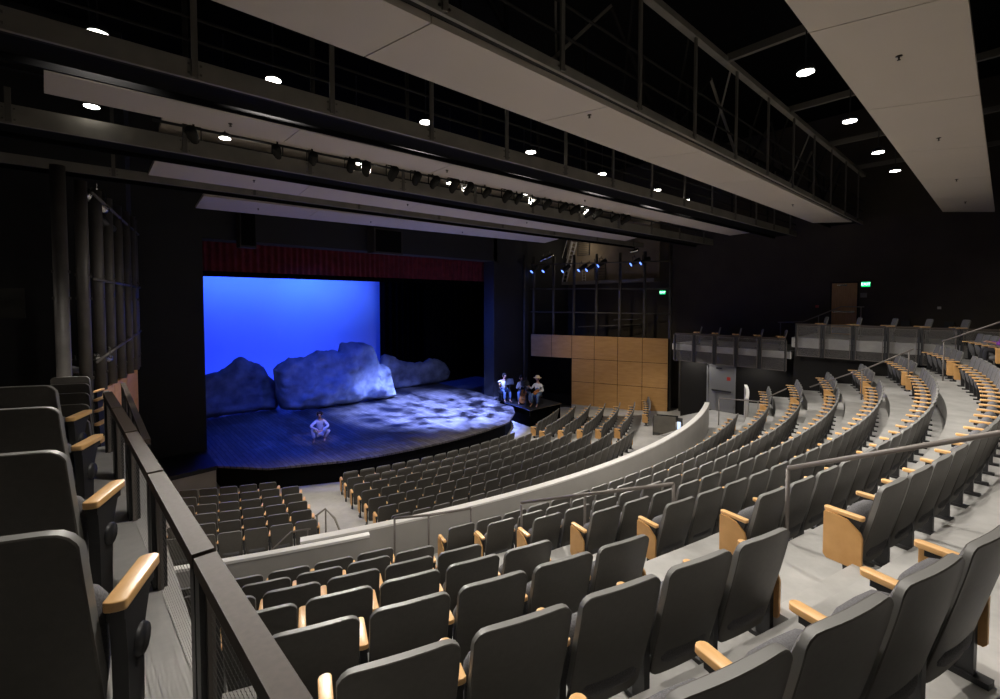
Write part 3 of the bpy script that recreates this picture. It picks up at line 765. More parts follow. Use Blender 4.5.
fixture((-10.55, -16.6, 8.55), (-3, -8, 2), 'small dark stage light just under the silver one by near gallery', None, lens=M_CHROME, s=1.1)
fixture((-10.72, -17.4, 5.35), (-3, -8, 2), 'stage light on the lowest slanting pipe by near gallery', None, lens=M_CHROME, body=M_CHROME, s=1.1)
fixture((-11.2, -17.9, 5.15), (-3, -8, 2), 'stage light low beside the first thick tube', None, lens=M_CHROME, s=1.1)

# ------------------------------------------------------------------ ceiling panels
def panel(name, q, z, label, seams, th=.09):
    """q: left-near, left-far, right-near, right-far plan corners; seams: fractions along the length"""
    t = thing(name, label, 'ceiling panel', (0, 0, z), 0, 'suspended ceiling panels')
    ln, lf, rn, rf = [Vector((p[0]+.02, p[1]-.07, 0)) for p in q]
    cuts = [0]+seams+[1]
    for a, b in zip(cuts, cuts[1:]):
        g = .009
        P = [ln.lerp(rn, a), ln.lerp(rn, b), lf.lerp(rf, b), lf.lerp(rf, a)]
        d = (rn-ln).normalized()*g
        P = [P[0]+d, P[1]-d, P[2]-d, P[3]+d]
        mb = MB(); mb.prism([(p.x, p.y) for p in P], 0, th, 0); build('board', mb, M_PANEL, t)
    return t
panel('ceiling_panel', [(-11, -31.14), (-11, -29.79), (13.5, -30.95), (12.1, -29.7)], 9.9, 'broad beige ceiling panel nearest the back of the house, above far tiers', [.142, .286, .431, .574, .718, .862])
panel('ceiling_panel', [(-12.5, -26.85), (-12.6, -25.62), (12.22, -27.03), (11.31, -25.9)], 9.9, 'long beige ceiling panel hung directly below the deep truss', [.047, .186, .326, .465, .605, .745, .884])
panel('ceiling_panel', [(-11.36, -22.31), (-11.41, -21.35), (12.31, -23.13), (12.46, -22.17)], 9.9, 'third beige ceiling panel from the rear, ending beside near gallery', [.1456, .291, .437, .582, .728, .873])
panel('ceiling_panel', [(-9.76, -18.79), (-9.76, -16.65), (9.32, -19.59), (10.39, -17.61)], 9.9, 'beige ceiling panel hung just behind the catwalk full of stage lights', [.18, .361, .542, .722, .90])
panel('ceiling_panel', [(-8.28, -14.84), (-8.15, -12.55), (7.11, -15.97), (7.82, -14.21)], 9.9, 'shortest lilac-tinted ceiling panel, closest to the proscenium', [.224, .448, .672, .896])
panel('ceiling_panel', [(-9.72, -20.0), (-9.66, -18.1), (9.6, -20.6), (10.6, -18.9)], 10.62, 'higher ceiling panel glimpsed behind the silhouetted stage lights', [.25, .5, .75])
SP = [(318, 13), (590, 121), (883, 28), (929, 126), (953, 177), (965, 203), (241, 125), (457, 170), (580, 197), (271, 183), (433, 206), (538, 223), (273, 211), (384, 223), (467, 232), (776, 200)]
SPW = [(-9.65, -26.2), (-4.4, -26.5), (-2.9, -30.4), (1.67, -30.42), (6.25, -30.4), (10.3, -30.36), (-8.96, -21.9), (-4.3, -22.1), (.9, -22.3), (-7.6, -17.9), (-3.0, -18.0), (2.4, -18.2), (-6.5, -13.9), (-2.4, -14.1), (2.0, -14.4), (6.6, -26.5)]
SPL = ['below the long panel under the deep truss, near its front end', 'midway along the long panel under the deep truss', 'on the broad rear panel, closest to the viewer', 'on the broad rear panel, second from the viewer',
       'on the broad rear panel, third from the viewer', 'on the broad rear panel, farthest from the viewer', 'on third panel from the rear, near its gallery end', 'on third panel from the rear, about a third along',
       'on third panel from the rear, past its middle', 'on panel behind the catwalk of stage lights, gallery end', 'on panel behind the catwalk of stage lights, middle', 'on panel behind the catwalk of stage lights, far end',
       'on shortest lilac panel, gallery end', 'on shortest lilac panel, middle', 'on shortest lilac panel, far end', 'far along the long panel under the deep truss']
for (x, y), l in zip(SPW, SPL):
    mb = MB(); mb.lathe([(.035, 0), (.038, -.008), (.012, -.014), (.010, -.05), (.022, -.053), (.022, -.057)], 12); mb.bar((-.02, 0, -.012), (-.02, 0, -.053), .005, .005); mb.bar((.02, 0, -.012), (.02, 0, -.053), .005, .005)
    tag(build('sprinkler_head', mb, M_SPRK, None, (x+.02, y-.07, 9.9)), 'small dark sprinkler head '+l, 'sprinkler', 'sprinkler heads under the ceiling panels')

# ------------------------------------------------------------------ catwalks
def catwalk(label, p0, p1, zb, zt, rails, pstep, pstart, ztop, truss=False, depth=.9, m=M_STEEL):
    t = thing('catwalk', label, 'catwalk', p0+(0,), 0, 'overhead catwalks')
    a, b = Vector((*p0, 0)), Vector((*p1, 0)); d = (b-a); L = d.length; d.normalize(); n = Vector((-d.y, d.x, 0))
    Q = lambda s, o, z: d*s+n*o+Vector((0, 0, z))
    mb = MB()
    mb.bar(Q(0, 0, (zb+zt)/2), Q(L, 0, (zb+zt)/2), .05, zt-zb)
    mb.bar(Q(0, .04, zb+.012), Q(L, .04, zb+.012), .10, .02, 1); mb.bar(Q(0, .04, zt), Q(L, .04, zt), .1, .02, 1)
    build('front_channel', mb, [m, M_STEELD], t)
    mb = MB(); mb.bar(Q(0, depth, (zb+zt)/2), Q(L, depth, (zb+zt)/2), .05, zt-zb); build('rear_channel', mb, M_BLACK, t)
    if truss:
        mb = MB(); mb.bar(Q(0, depth+.1, 10.3), Q(L, depth+.1, 10.3), .05, .14); build('rear_chord', mb, M_STEELM, t)
    mb = MB(); mb.bar(Q(0, depth/2, zb+.10), Q(L, depth/2, zb+.10), depth-.08, .03); build('walkway', mb, M_BLACK, t)
    for z in rails:
        mb = MB(); mb.tube([Q(0, .02, z), Q(L, .02, z)], .022, 6); build('guard_rail', mb, M_STEELD, t)
    k = 0; s = pstart
    while s < L:
        mb = MB(); mb.bar(Q(s, -.035, zb+.02), Q(s, -.035, ztop), .075, .04)
        for zz in (zb+.07, zt-.07):
            for ss in (-.07, .07): mb.box(*(lambda c: (c.x-.012, c.x+.012, c.y-.012, c.y+.012, c.z-.012, c.z+.012))(Q(s+ss, -.03, zz)))
        build('hanger_post', mb, M_STEELM, t)
        mb = MB(); mb.bar(Q(s, depth, zt), Q(s, depth, ztop), .07, .05); build('hanger_post', mb, M_STEELD, t)
        if truss and s+pstep < L:
            mb = MB(); mb.bar(Q(s, depth*.5, zt), Q(s+pstep, depth*.5, ztop), .05, .05) if k % 2 else mb.bar(Q(s+pstep, depth*.5, zt), Q(s, depth*.5, ztop), .05, .05)
            mb.bar(Q(s, depth*.1, ztop), Q(s+pstep*.6, depth, zt+.4), .035, .035)
            build('diagonal_brace', mb, M_STEEL if k % 3 == 0 else M_STEELD, t)
        s += pstep; k += 1
    if ztop > 10.5:
        mb = MB(); mb.bar(Q(0, 0, ztop), Q(L, 0, ztop), .14, .13); build('top_chord', mb, m if truss else M_STEELD, t)
    return t
catwalk('deep truss catwalk with diagonal braces over the longest beige panel', (-12.8, -27.12), (13.6, -27.2), 9.93, 10.07, [10.5, 10.95], 2.03, .9, 12.0, True, 1.15)
catwalk('catwalk with bolted channel and posts between truss and third panel', (-12.6, -23.97), (13.4, -24.8), 9.67, 9.93, [10.2, 10.5, 10.95], 1.86, .95, 12.2)
catwalk('catwalk crowded with silhouetted stage lights', (-13.2, -20.45), (13.2, -21.1), 9.58, 9.90, [], 2.4, 1.35, 10.16)
catwalk('plain dark catwalk closest to the stage, above the lilac panel', (-12.6, -16.25), (13.0, -17.2), 9.80, 10.03, [], 3.2, 2.2, 12.0, depth=.6)
mb = MB(); mb.tube([(-9.95, -20.55, 10.12), (11.5, -21.15, 10.14)], .028, 8)
tag(build('lighting_pipe', mb, M_DARKMET), 'long black pipe carrying stage lights along the crowded catwalk', 'pipe')
random.seed(3)
fx = [-9.3, -7.75, -7.0, -6.1, -5.7, -5.0, -4.3, -3.75, -3.1, -2.6, -1.9, -1.1, -.6, .1, .7, 1.5, 2.1, 2.9, 3.4, 4.5, 5.2]
for k, x in enumerate(fx):
    y = -20.55-.028*(x+9.95)
    fixture((x, y, 9.90), (x*.4+random.uniform(-2, 2), -9, 2+random.uniform(0, 3)), f'black stage light in silhouette on crowded catwalk, {ORD[k]} from its gallery end', 'silhouetted stage lights on the crowded catwalk', lens=M_BLACK, body=M_STEELD, s=1.0+.35*random.random())
# beams above
for k, x in enumerate((-8.5, -4.4, -.25, 3.86, 8.1, 12.2)):
    mb = MB(); mb.bar((x, -34.3, 12.05), (x, -27.2, 12.05), .10, .16)
    tag(build('roof_beam', mb, M_STEELM), f'dark roof beam running toward the stage above catwalks, {ORD[k]} from near gallery', 'beam', 'roof beams')
mb = MB(); mb.bar((-13.9, -22.6, 9.72), (-11.9, -22.2, 9.72), .3, .12); mb.bar((-12.7, -22.4, 9.6), (-12.6, -22.2, 9.2), .08, .08)
tag(build('side_beam', mb, M_STEEL), 'short grey beam entering at the top corner beside near gallery', 'beam')
# downlights
def downlight(x, y, z, label, group, e=1., r=.13, lamp=True, cone=125, back=0):
    t = thing('downlight', label, 'ceiling light', (x, y, z), 0, group)
    mb = MB(); mb.lathe([(r*1.06, .0), (r*1.06, .05), (r*.7, .10), (r*.3, .12)], 20); build('housing', mb, M_DARKMET, t)
    mb = MB(); mb.lathe([(r, -.012), (r, -.004)], 20); build('diffuser', mb, M_GLOW, t)
    mb = MB(); mb.tube([(0, 0, .11), (0, 0, 2.2)], .012, 6); build('suspension_rod', mb, M_DARKMET, t)
    if lamp:
        L = bpy.data.lights.new('downlight_and_fill_lamp', 'SPOT'); L.energy = 1900*e; L.spot_size = math.radians(138); L.spot_blend = .7; L.shadow_soft_size = .03; L.color = (1, .93, .84)
        o = bpy.data.objects.new('downlight_and_fill_lamp', L); C.objects.link(o); o.location = (x, y, z-.03); L.spot_size = math.radians(cone); o.rotation_euler = (-math.radians(back), 0, 0)
xs2 = [-10.76, -8.59, -5.76, -2.84, .06, 2.95, 5.07]
ys2 = [-23.18, -23.36, -23.52, -23.64, -23.64, -23.72, -23.65]
for k, x in enumerate(xs2): downlight(x, ys2[k], 10.3, f'glowing round downlight beyond the bolted-channel catwalk, {ORD[k]} from near gallery', 'downlights beyond the bolted-channel catwalk', e=.7, r=.115, cone=122, back=12)
xs3 = [-10.82, -8.66, -5.75, -2.82, -.1, 2.8]
ys3 = [-20.58, -20.09, -20.29, -20.26, -20.64, -20.7]
for k, x in enumerate(xs3): downlight(x, ys3[k], 10.2 if k else 10.12, f'glowing round downlight along the crowded catwalk, {ORD[k]} from near gallery', 'downlights along the crowded catwalk', r=.11, e=1.8, cone=112, back=26, lamp=k > 0)
xs1 = [-8.3, -5.46, -2.6, .27, 3.1, 5.4]
for k, x in enumerate(xs1): downlight(x, -29.33, 10.2, f'glowing round downlight between truss and broad rear panel, {ORD[k]} from near gallery', 'downlights between truss and rear panel', e=.26, r=.115)

# hung loudspeakers on the proscenium header
for x0, x1, z0, z1, lab in ((-6.5, -5.82, 8.82, 11.0, 'dark hung loudspeaker before the valance nearer the near gallery'), (-.92, .9, 9.0, 10.2, 'wide dark hung loudspeaker in the middle of the valance')):
    t = thing('hung_loudspeaker', lab, 'loudspeaker', ((x0+x1)/2, -11.0, z0), 0, 'loudspeakers before the valance')
    w = (x1-x0)/2; mb = MB(); mb.prism([(-w, .2), (-w*.85, -.22), (w*.85, -.22), (w, .2)], 0, z1-z0); build('cabinet', mb, M_GALWALL, t)
    mb = MB(); mb.box(-w*.75, w*.75, -.24, -.225, .08, z1-z0-.08); build('front_grille', mb, M_BLACK, t)

# ------------------------------------------------------------------ doors, signs, small wall things
def text(name, s, size, loc, rot, m, parent=None):
    cu = bpy.data.curves.new(name, 'FONT'); cu.body = s; cu.size = size; cu.extrude = .004; cu.align_x = 'CENTER'; cu.align_y = 'CENTER'
    cu.materials.append(m); tmp = bpy.data.objects.new('tmp', cu); me = bpy.data.meshes.new_from_object(tmp); bpy.data.objects.remove(tmp)
    return link(name, me, parent, loc, rot)
mb = MB(); mb.box(-.08, 0, -.68, -.60, 0, 2.28); mb.box(-.08, 0, .60, .68, 0, 2.28); mb.box(-.08, 0, -.68, .68, 2.2, 2.28); 
d1 = tag(build('door_1', mb, M_DOORG, None, (12.05, -22.12, 1.30)), 'grey steel exit door with push bar under the far gallery', 'door', kind='structure')
mb = MB(); mb.box(-.05, -.01, -.60, .60, .01, 2.2); build('door_leaf', mb, M_DOORG, d1)
mb = MB(); mb.box(-.12, -.05, -.5, .42, .98, 1.05); build('push_bar', mb, M_DARKMET, d1)
mb = MB(); mb.box(-.056, -.05, -.45, -.28, 1.55, 1.72); build('notice_plate', mb, M_REDPL, d1)
mb = MB(); mb.box(-.12, -.05, -.05, .2, 2.08, 2.15); build('door_closer', mb, M_DARKMET, d1)
mb = MB(); mb.box(-.06, 0, -.52, -.46, 0, 2.35); mb.box(-.06, 0, .46, .52, 0, 2.35); mb.box(-.06, 0, -.52, .52, 2.29, 2.35)
d2 = tag(build('door_2', mb, M_STEELD, None, (14.2, -26.52, 5.2)), 'wooden exit door with push bar up on the far gallery', 'door', kind='structure')
mb = MB(); mb.box(-.05, -.01, -.46, .46, .01, 2.29); build('door_leaf', mb, M_DOORW, d2)
mb = MB(); mb.box(-.13, -.05, -.40, .40, .98, 1.06); build('push_bar', mb, M_CHROME, d2)
mb = MB(); mb.box(-.11, -.05, -.1, .25, 2.16, 2.24); build('door_closer', mb, M_CHROME, d2)
mb = MB(); mb.box(-.058, -.05, -.43, .43, .05, .30); build('kick_plate', mb, M_CHROME, d2)
def exit_sign(loc, rz, label):
    t = thing('exit_sign', label, 'exit sign', loc, rz, 'green exit signs')
    mb = MB(); mb.box(-.17, .17, -.03, .03, -.12, .12); build('housing', mb, M_DARKMET, t)
    mb = MB(); mb.box(-.155, .155, -.036, -.03, -.105, .105); build('face', mb, M_EXIT, t)
    text('lettering', 'EXIT', .155, (0, -.04, 0), (PI/2, 0, 0), M_EXITT, t)
exit_sign((14.13, -27.28, 7.42), -PI/2, 'glowing green EXIT sign beside the wooden gallery door')
exit_sign((13.55, -18.15, 7.2), -PI/2+.3, 'smaller-looking green EXIT sign behind the post at the end of maple wall')
for (y, z, s, m_, lab, nm, cat) in ((-27.2, 6.95, .11, M_STEEL, 'small dull metal box on dark wall right of the wooden door', 'control_box', 'box'), (-29.6, 6.42, .055, M_WHITEPL, 'tiny white plate on dark wall above far gallery seats', 'wall_plate', 'plate'),
                         (-25.5, 6.45, .06, M_REDPL, 'small red fire alarm on dark wall left of the wooden door', 'fire_alarm', 'alarm'), (-28.6, 5.75, .14, M_DARKMET, 'low black box on dark wall behind far gallery seats', 'wall_box', 'box'), (-29.9, 5.75, .14, M_DARKMET, 'second low black box on dark wall, nearer the back', 'wall_box', 'box')):
    mb = MB(); mb.box(-.05, .0, -s, s, -s*.9, s*.9); mb.box(-.062, -.05, -s*.7, s*.7, -s*.6, s*.6)
    tag(build(nm, mb, m_, None, (14.2, y, z)), lab, cat)
# control desk by the parapet
t = thing('control_desk', 'dark control desk standing behind the floor seats near the maple wall', 'desk', (9.15, -20.9, .36), -1.1)
mb = MB(); mb.box(-.65, .65, -.3, .3, .78, .84); mb.box(-.65, -.6, -.3, .3, 0, .78); mb.box(.6, .65, -.3, .3, 0, .78); build('table', mb, M_DARKMET, t)
mb = MB(); mb.box(-.62, .35, -.31, -.28, .2, 1.0); build('front_panel', mb, M_STEEL, t)
mb = MB(); mb.box(.42, .56, -.33, -.31, .45, .8); build('lit_panel', mb, M_SCREEN, t)
mb = MB(); mb.add([(-.5, -.2, .845), (.45, -.2, .845), (.45, .22, .95), (-.5, .22, .95), (-.5, .22, .845), (.45, .22, .845)], [(0, 1, 2, 3), (3, 2, 5, 4), (0, 3, 4), (1, 5, 2), (0, 4, 5, 1)]); build('console', mb, M_STEELD, t)

# ------------------------------------------------------------------ people
def skin(name, chains, m, parent, sub=1):
    """chains: list of [(point, radius), ...]; a chain whose first entry is an int index starts at that vertex of the mesh"""
    vs = []; es = []; rs = []
    for ch in chains:
        prev = None
        for it in ch:
            if isinstance(it, int): prev = it; continue
            p, r = it; vs.append(p); rs.append(r); i = len(vs)-1
            if prev is not None: es.append((prev, i))
            prev = i
    me = bpy.data.meshes.new(name); me.from_pydata([tuple(v) for v in vs], es, []); me.materials.append(m)
    o = link(name, me, parent)
    md = o.modifiers.new('skin', 'SKIN'); md.use_smooth_shade = True
    if not me.skin_vertices: me.skin_vertices.new()
    for i, r in enumerate(rs): me.skin_vertices[0].data[i].radius = (r, r)
    me.skin_vertices[0].data[0].use_root = True
    s = o.modifiers.new('sub', 'SUBSURF'); s.levels = sub; s.render_levels = sub
    return o
def V(*a): return Vector(a)
def person(name, label, loc, rz, J, shirt, trousers, hair=None, hat=None, scale=1., vest=None, hands=True):
    """J: joints in local space, figure faces -y. pel, chest, neck, head, and elbow/hand/knee/ankle/toe for l and r"""
    t = thing(name, label, 'person', loc, rz)
    t.scale = (scale,)*3
    pel, ch, nk, hd = J['pel'], J['chest'], J['neck'], J['head']
    up = (hd-nk).normalized()
    fw = J.get('face', V(0, -1, 0)); fw = (fw-up*fw.dot(up)).normalized(); sd = up.cross(fw).normalized()
    mid = pel.lerp(ch, .5)
    body = [[(pel, .125), (mid, .118), (ch, .135), (nk, .055), (nk.lerp(hd, .35), .052), (hd-up*.03, .075), (hd+up*.06, .098), (hd+up*.12, .07)]]
    cnt_ = 8
    # nose and ears branch from the head
    body.append([6, (hd+up*.0+fw*.108, .016)]); cnt_ += 1
    limbs = {}
    for s, k in ((-1, 'l'), (1, 'r')):
        shd = ch+V(s*.165, 0, .06) if 'sh'+k not in J else J['sh'+k]
        el, ha = J['el'+k], J['ha'+k]
        d = (ha-el).normalized()
        st_ = cnt_
        body.append([2, (shd, .058), (shd.lerp(el, .5), .047), (el, .040), (el.lerp(ha, .5), .036), (ha-d*.07, .026), (ha, .034), (ha+d*.035, .030)])
        cnt_ += 7; wrist = st_+6
        side = d.cross(V(0, 0, 1)); side = side.normalized() if side.length > .1 else V(1, 0, 0)
        cur = d.cross(side).normalized()
        if cur.z > 0: cur = -cur
        for f, (off, ln) in enumerate(((-.027, .060), (-.009, .070), (.009, .066), (.026, .052))):
            b = ha+d*.035+side*off
            body.append([wrist-0, (b, .0095), (b+d*ln*.5+cur*.012, .0085), (b+d*ln*.8+cur*.035, .0075)]); cnt_ += 3
        th_ = ha+side*(-.03*s)
        body.append([wrist-1, (th_+d*.01+side*(-.02*s), .011), (th_+d*.045+side*(-.025*s)+cur*.012, .009)]); cnt_ += 2
        hip = pel+V(s*.09, 0, -.02)
        kn, an, toe = J['kn'+k], J['an'+k], J['to'+k]
        body.append([0, (hip, .095), (hip.lerp(kn, .5), .078), (kn, .058), (kn.lerp(an, .4), .053), (an, .036), (an.lerp(toe, .6)+V(0, 0, -.02), .036), (toe, .026)]); cnt_ += 7
        limbs[k] = (shd, el, ha, hip, kn, an, d)
    skin('body', body, M_SKIN, t)
    sh = [[(pel, .14), (mid, .135), (ch, .152), (ch.lerp(nk, .7), .085)]]
    for k in 'lr':
        shd, el, ha, hip, kn, an, d = limbs[k]
        sh.append([2, (shd, .074), (shd.lerp(el, .5), .062), (el, .056), (ha-d*.09, .044)])
    skin('shirt', sh, shirt, t)
    tr = [[(pel+V(0, 0, -.01), .15)]]
    for k in 'lr':
        shd, el, ha, hip, kn, an, d = limbs[k]
        tr.append([0, (hip, .112), (hip.lerp(kn, .5), .095), (kn, .076), (kn.lerp(an, .5), .068), (an+V(0, 0, .04), .058)])
    skin('trousers', tr, trousers, t)
    if vest: skin('vest', [[(pel+V(0, 0, .05), .148), (mid, .15), (ch, .165)]], vest, t)
    # eyes, mouth, ears
    mb = MB()
    for s in (-1, 1):
        e = hd+up*.035+fw*.088+sd*(s*.034); mb.lathe([(.004, -.012), (.011, 0), (.004, .012)], 8, 0, Matrix.Translation(e))
    build('eyes', mb, M_HAIR, t)
    mb = MB(); c_ = hd-up*.045+fw*.082; mb.bar(c_-sd*.022, c_+sd*.022, .012, .008); build('mouth', mb, M_REDPL, t)
    mb = MB()
    for s in (-1, 1): mb.lathe([(.004, -.03), (.018, -.012), (.02, .01), (.006, .028)], 8, 0, Matrix.Translation(hd+up*.02+sd*(s*.098)))
    build('ears', mb, M_SKIN, t)
    if hair:
        hv = hd+up*.065-fw*.014
        mb = MB(); mb.lathe([(.085, -.07), (.112, -.02), (.112, .03), (.085, .075), (.03, .10)], 16, 0, Matrix.Translation(hv-fw*.018)); build('hair', mb, hair, t)
    if hat:
        hv = hd+up*.10
        mb = MB(); mb.lathe([(.20, -.01), (.21, .0), (.118, .012), (.112, .07), (.09, .11), (.03, .12)], 20, 0, Matrix.Translation(hv)); build('hat', mb, hat, t)
    return t
ACT = dict(pel=V(0, .16, .30), chest=V(0, -.02, .70), neck=V(0, -.08, .88), head=V(0, -.12, 1.02), face=V(.1, -1, -.15),
           ell=V(-.33, -.22, .62), hal=V(-.02, -.44, .50), elr=V(.33, -.20, .60), har=V(.06, -.44, .47),
           knl=V(-.25, -.28, .52), anl=V(-.20, -.20, .09), tol=V(-.22, -.40, .03), knr=V(.36, -.22, .44), anr=V(.16, -.05, .09), tor=V(.18, -.26, .03))
person('person', 'actor in white shirt and trousers crouching alone on the stage floor', (-3.83, -12.3, .85), -.5, ACT, M_SHIRT, M_SHIRT, hair=M_HAIR, scale=1.06)
def sit(**k):
    d = dict(pel=V(0, 0, .56), chest=V(0, -.02, .95), neck=V(0, -.04, 1.13), head=V(0, -.07, 1.27),
             ell=V(-.30, -.06, .72), hal=V(-.18, -.34, .78), elr=V(.30, -.06, .72), har=V(.18, -.34, .78),
             knl=V(-.15, -.44, .56), anl=V(-.15, -.46, .09), tol=V(-.15, -.66, .03), knr=V(.15, -.44, .56), anr=V(.15, -.46, .09), tor=V(.16, -.66, .03))
    d.update(k); return d
def chair(loc, rz, label):
    t = thing('folding_chair', label, 'chair', loc, rz, 'musicians chairs')
    mb = MB(); mb.box(-.21, .21, -.22, .2, .45, .48); build('seat', mb, M_DARKMET, t)
    mb = MB(); mb.box(-.20, .20, .20, .225, .66, .98); build('backrest', mb, M_OAKP, t)
    for sx in (-.19, .19):
        for y0, y1, h in ((-.2, -.24, .45), (.2, .24, .95)):
            mb = MB(); mb.tube([(sx, y1, 0), (sx, y0, h)], .014, 6); build('leg', mb, M_DARKMET, t)
    return t
MUS = [((6.95, -11.9), -.35), ((7.45, -12.9), -.5), ((7.45, -13.95), -.75)]
S_ = 1.12
chair((6.95, -11.85, .92), -.35, 'dark chair under the violinist at the back of the platform')
chair((7.47, -12.87, .92), -.5, 'dark chair under the middle musician with the cello')
chair((7.66, -13.95, .92), -1.2, 'wooden-backed chair under the musician in the straw hat')
person('person', 'violinist in white shirt seated behind a music stand, farthest back', (6.95, -11.9, .92), -.35,
       sit(ell=V(-.36, -.12, 1.0), hal=V(-.20, -.40, 1.16), elr=V(.34, -.16, .96), har=V(.10, -.36, 1.1)), M_SHIRT, M_DENIM, hair=M_HAIR, scale=S_)
person('person', 'seated musician in dark vest leaning over a brown cello', (7.45, -12.9, .92), -.5,
       sit(chest=V(-.04, -.08, .94), neck=V(-.06, -.13, 1.11), head=V(-.09, -.17, 1.24), knl=V(-.3, -.4, .55), knr=V(.3, -.4, .55), anl=V(-.28, -.38, .09), anr=V(.28, -.38, .09), tol=V(-.33, -.58, .03), tor=V(.33, -.58, .03), hal=V(-.12, -.36, 1.02), har=V(.14, -.42, .74)), M_SHIRT, M_DENIM, hair=M_HAIR, scale=S_, vest=M_VEST)
person('person', 'musician in straw hat, white shirt and jeans seated closest to the floor seats', (7.64, -13.98, .92), -1.2,
       sit(hal=V(-.34, -.38, .95), ell=V(-.33, -.1, .80), har=V(.06, -.32, .70)), M_SHIRT, M_DENIM, hair=M_HAIR, hat=M_STRAW, scale=S_, vest=M_DENIM)
def instr(name, label, cat, loc, rot, s, neck=1.0, group=None):
    t = thing(name, label, cat, loc); t.rotation_euler = rot; t.scale = (s,)*3
    out = []
    for j in range(28):
        a = 2*PI*j/28; r = .19+.055*math.cos(2*a)-.018*math.cos(4*a); rr = r*(1.0 if math.cos(a) < 0 else .86)
        out.append((rr*math.sin(a)*.85, rr*math.cos(a)*1.25))
    mb = MB(); mb.prism(out, -.05, .05); build('soundbox', mb, M_CELLO, t)
    mb = MB(); mb.box(-.018, .018, .1, .1+.42*neck+.12, .05, .075); mb.box(-.028, .028, .2+.42*neck, .32+.42*neck, .03, .06); build('neck', mb, M_DARKMET, t)
    mb = MB(); mb.box(-.04, .04, -.1, -.085, .05, .09); build('bridge', mb, M_OAK, t)
    for k in range(4):
        mb = MB(); mb.tube([(-.012+.008*k, -.2, .07), (-.012+.008*k, -.09, .092), (-.012+.008*k, .5*neck, .08)], .0015, 4); build('string', mb, M_CHROME, t)
    return t
instr('cello', 'varnished brown cello leaning between knees of the middle musician', 'cello', (7.12, -13.3, 1.36), (1.15, .25, -.6), 1.5)
instr('violin', 'small brown violin tucked under the chin of the rearmost musician', 'violin', (6.85, -12.28, 2.18), (.35, .1, 2.4), .65)
instr('mandolin', 'dark mandolin held across the lap of musician in straw hat', 'mandolin', (7.33, -14.16, 1.72), (1.2, .9, -.9), .75)
for (x, y, lab) in ((6.72, -12.65, 'black music stand in front of the violinist'), (7.0, -13.62, 'black music stand between the cello and the straw-hatted musician')):
    t = thing('music_stand', lab, 'music stand', (x, y, .92), -.4, 'music stands')
    mb = MB(); mb.tube([(0, 0, .25), (0, 0, 1.1)], .014, 6); build('pole', mb, M_DARKMET, t)
    for k in range(3):
        a = 2*PI*k/3; mb = MB(); mb.tube([(0, 0, .3), (.26*math.cos(a), .26*math.sin(a), .01)], .01, 6); build('leg', mb, M_DARKMET, t)
    mb = MB(); mb.add([(-.25, .0, 1.05), (.25, .0, 1.05), (.25, .12, 1.38), (-.25, .12, 1.38), (-.25, -.05, 1.07), (.25, -.05, 1.07)], [(0, 1, 2, 3), (0, 4, 5, 1)]); build('desk', mb, M_DARKMET, t)
person('person', 'spectator in purple jacket seated at the aisle end of the topmost far row', (SPECT[0]-.12*math.sin(SPECT[3]), SPECT[1]+.12*math.cos(SPECT[3]), SPECT[2]), PI+SPECT[3],
       sit(pel=V(0, 0, .50), chest=V(0, .02, .86), neck=V(0, 0, 1.02), head=V(0, -.02, 1.14)), M_PURPLE, M_VEST, hair=M_HAIR, scale=.95)

# ------------------------------------------------------------------ lights
def lamp(kind, loc, aim, e, col, size=.3, spot=60, blend=.5, sy=None, name='stage_and_fill_lamp'):
    L = bpy.data.lights.new(name, kind); L.energy = e; L.color = col
    if kind == 'SPOT': L.spot_size = math.radians(spot); L.spot_blend = blend; L.shadow_soft_size = size
    elif kind == 'AREA': L.shape = 'RECTANGLE'; L.size = size; L.size_y = sy or size
    else: L.shadow_soft_size = size
    o = bpy.data.objects.new(name, L); C.objects.link(o); o.location = loc
    o.rotation_euler = (Vector(aim)-Vector(loc)).to_track_quat('-Z', 'Y').to_euler(); return o
def gobo(o, scale, lo, hi, strength=1., stretch=(1, 1, 1)):
    L = o.data; L.use_nodes = True; nt = L.node_tree; em = nt.nodes['Emission']
    tc = nt.nodes.new('ShaderNodeTexCoord'); mp = nt.nodes.new('ShaderNodeMapping'); mp.inputs['Scale'].default_value = stretch
    n = nt.nodes.new('ShaderNodeTexNoise'); n.inputs['Scale'].default_value = scale; n.inputs['Detail'].default_value = 6; n.inputs['Roughness'].default_value = .62
    r = nt.nodes.new('ShaderNodeMapRange'); r.inputs[1].default_value = lo; r.inputs[2].default_value = hi; r.inputs[3].default_value = .02; r.inputs[4].default_value = strength
    nt.links.new(tc.outputs['Normal'], mp.inputs[0]); nt.links.new(mp.outputs[0], n.inputs['Vector']); nt.links.new(n.outputs['Fac'], r.inputs[0]); nt.links.new(r.outputs[0], em.inputs['Strength'])
    em.inputs['Color'].default_value = (1, 1, 1, 1)
# sky cloth wash: strips above and below, in front of the cloth
lamp('AREA', (-2.2, -1.3, 8.9), (-2.2, 1.0, 6.2), 900, (.022, .075, 1), 11, sy=.3)
lamp('AREA', (-2.2, -.6, 1.1), (-2.2, 1.0, 3.0), 260, (.012, .03, 1), 13, sy=.25)
lamp('SPOT', (0, -3, 9.2), (.3, 1.0, 6.6), 330, (.04, .20, 1), .3, 70, 1.)
lamp('SPOT', (4, -3, 9.2), (3.6, 1.0, 6.8), 260, (.05, .22, 1), .3, 60, 1.)
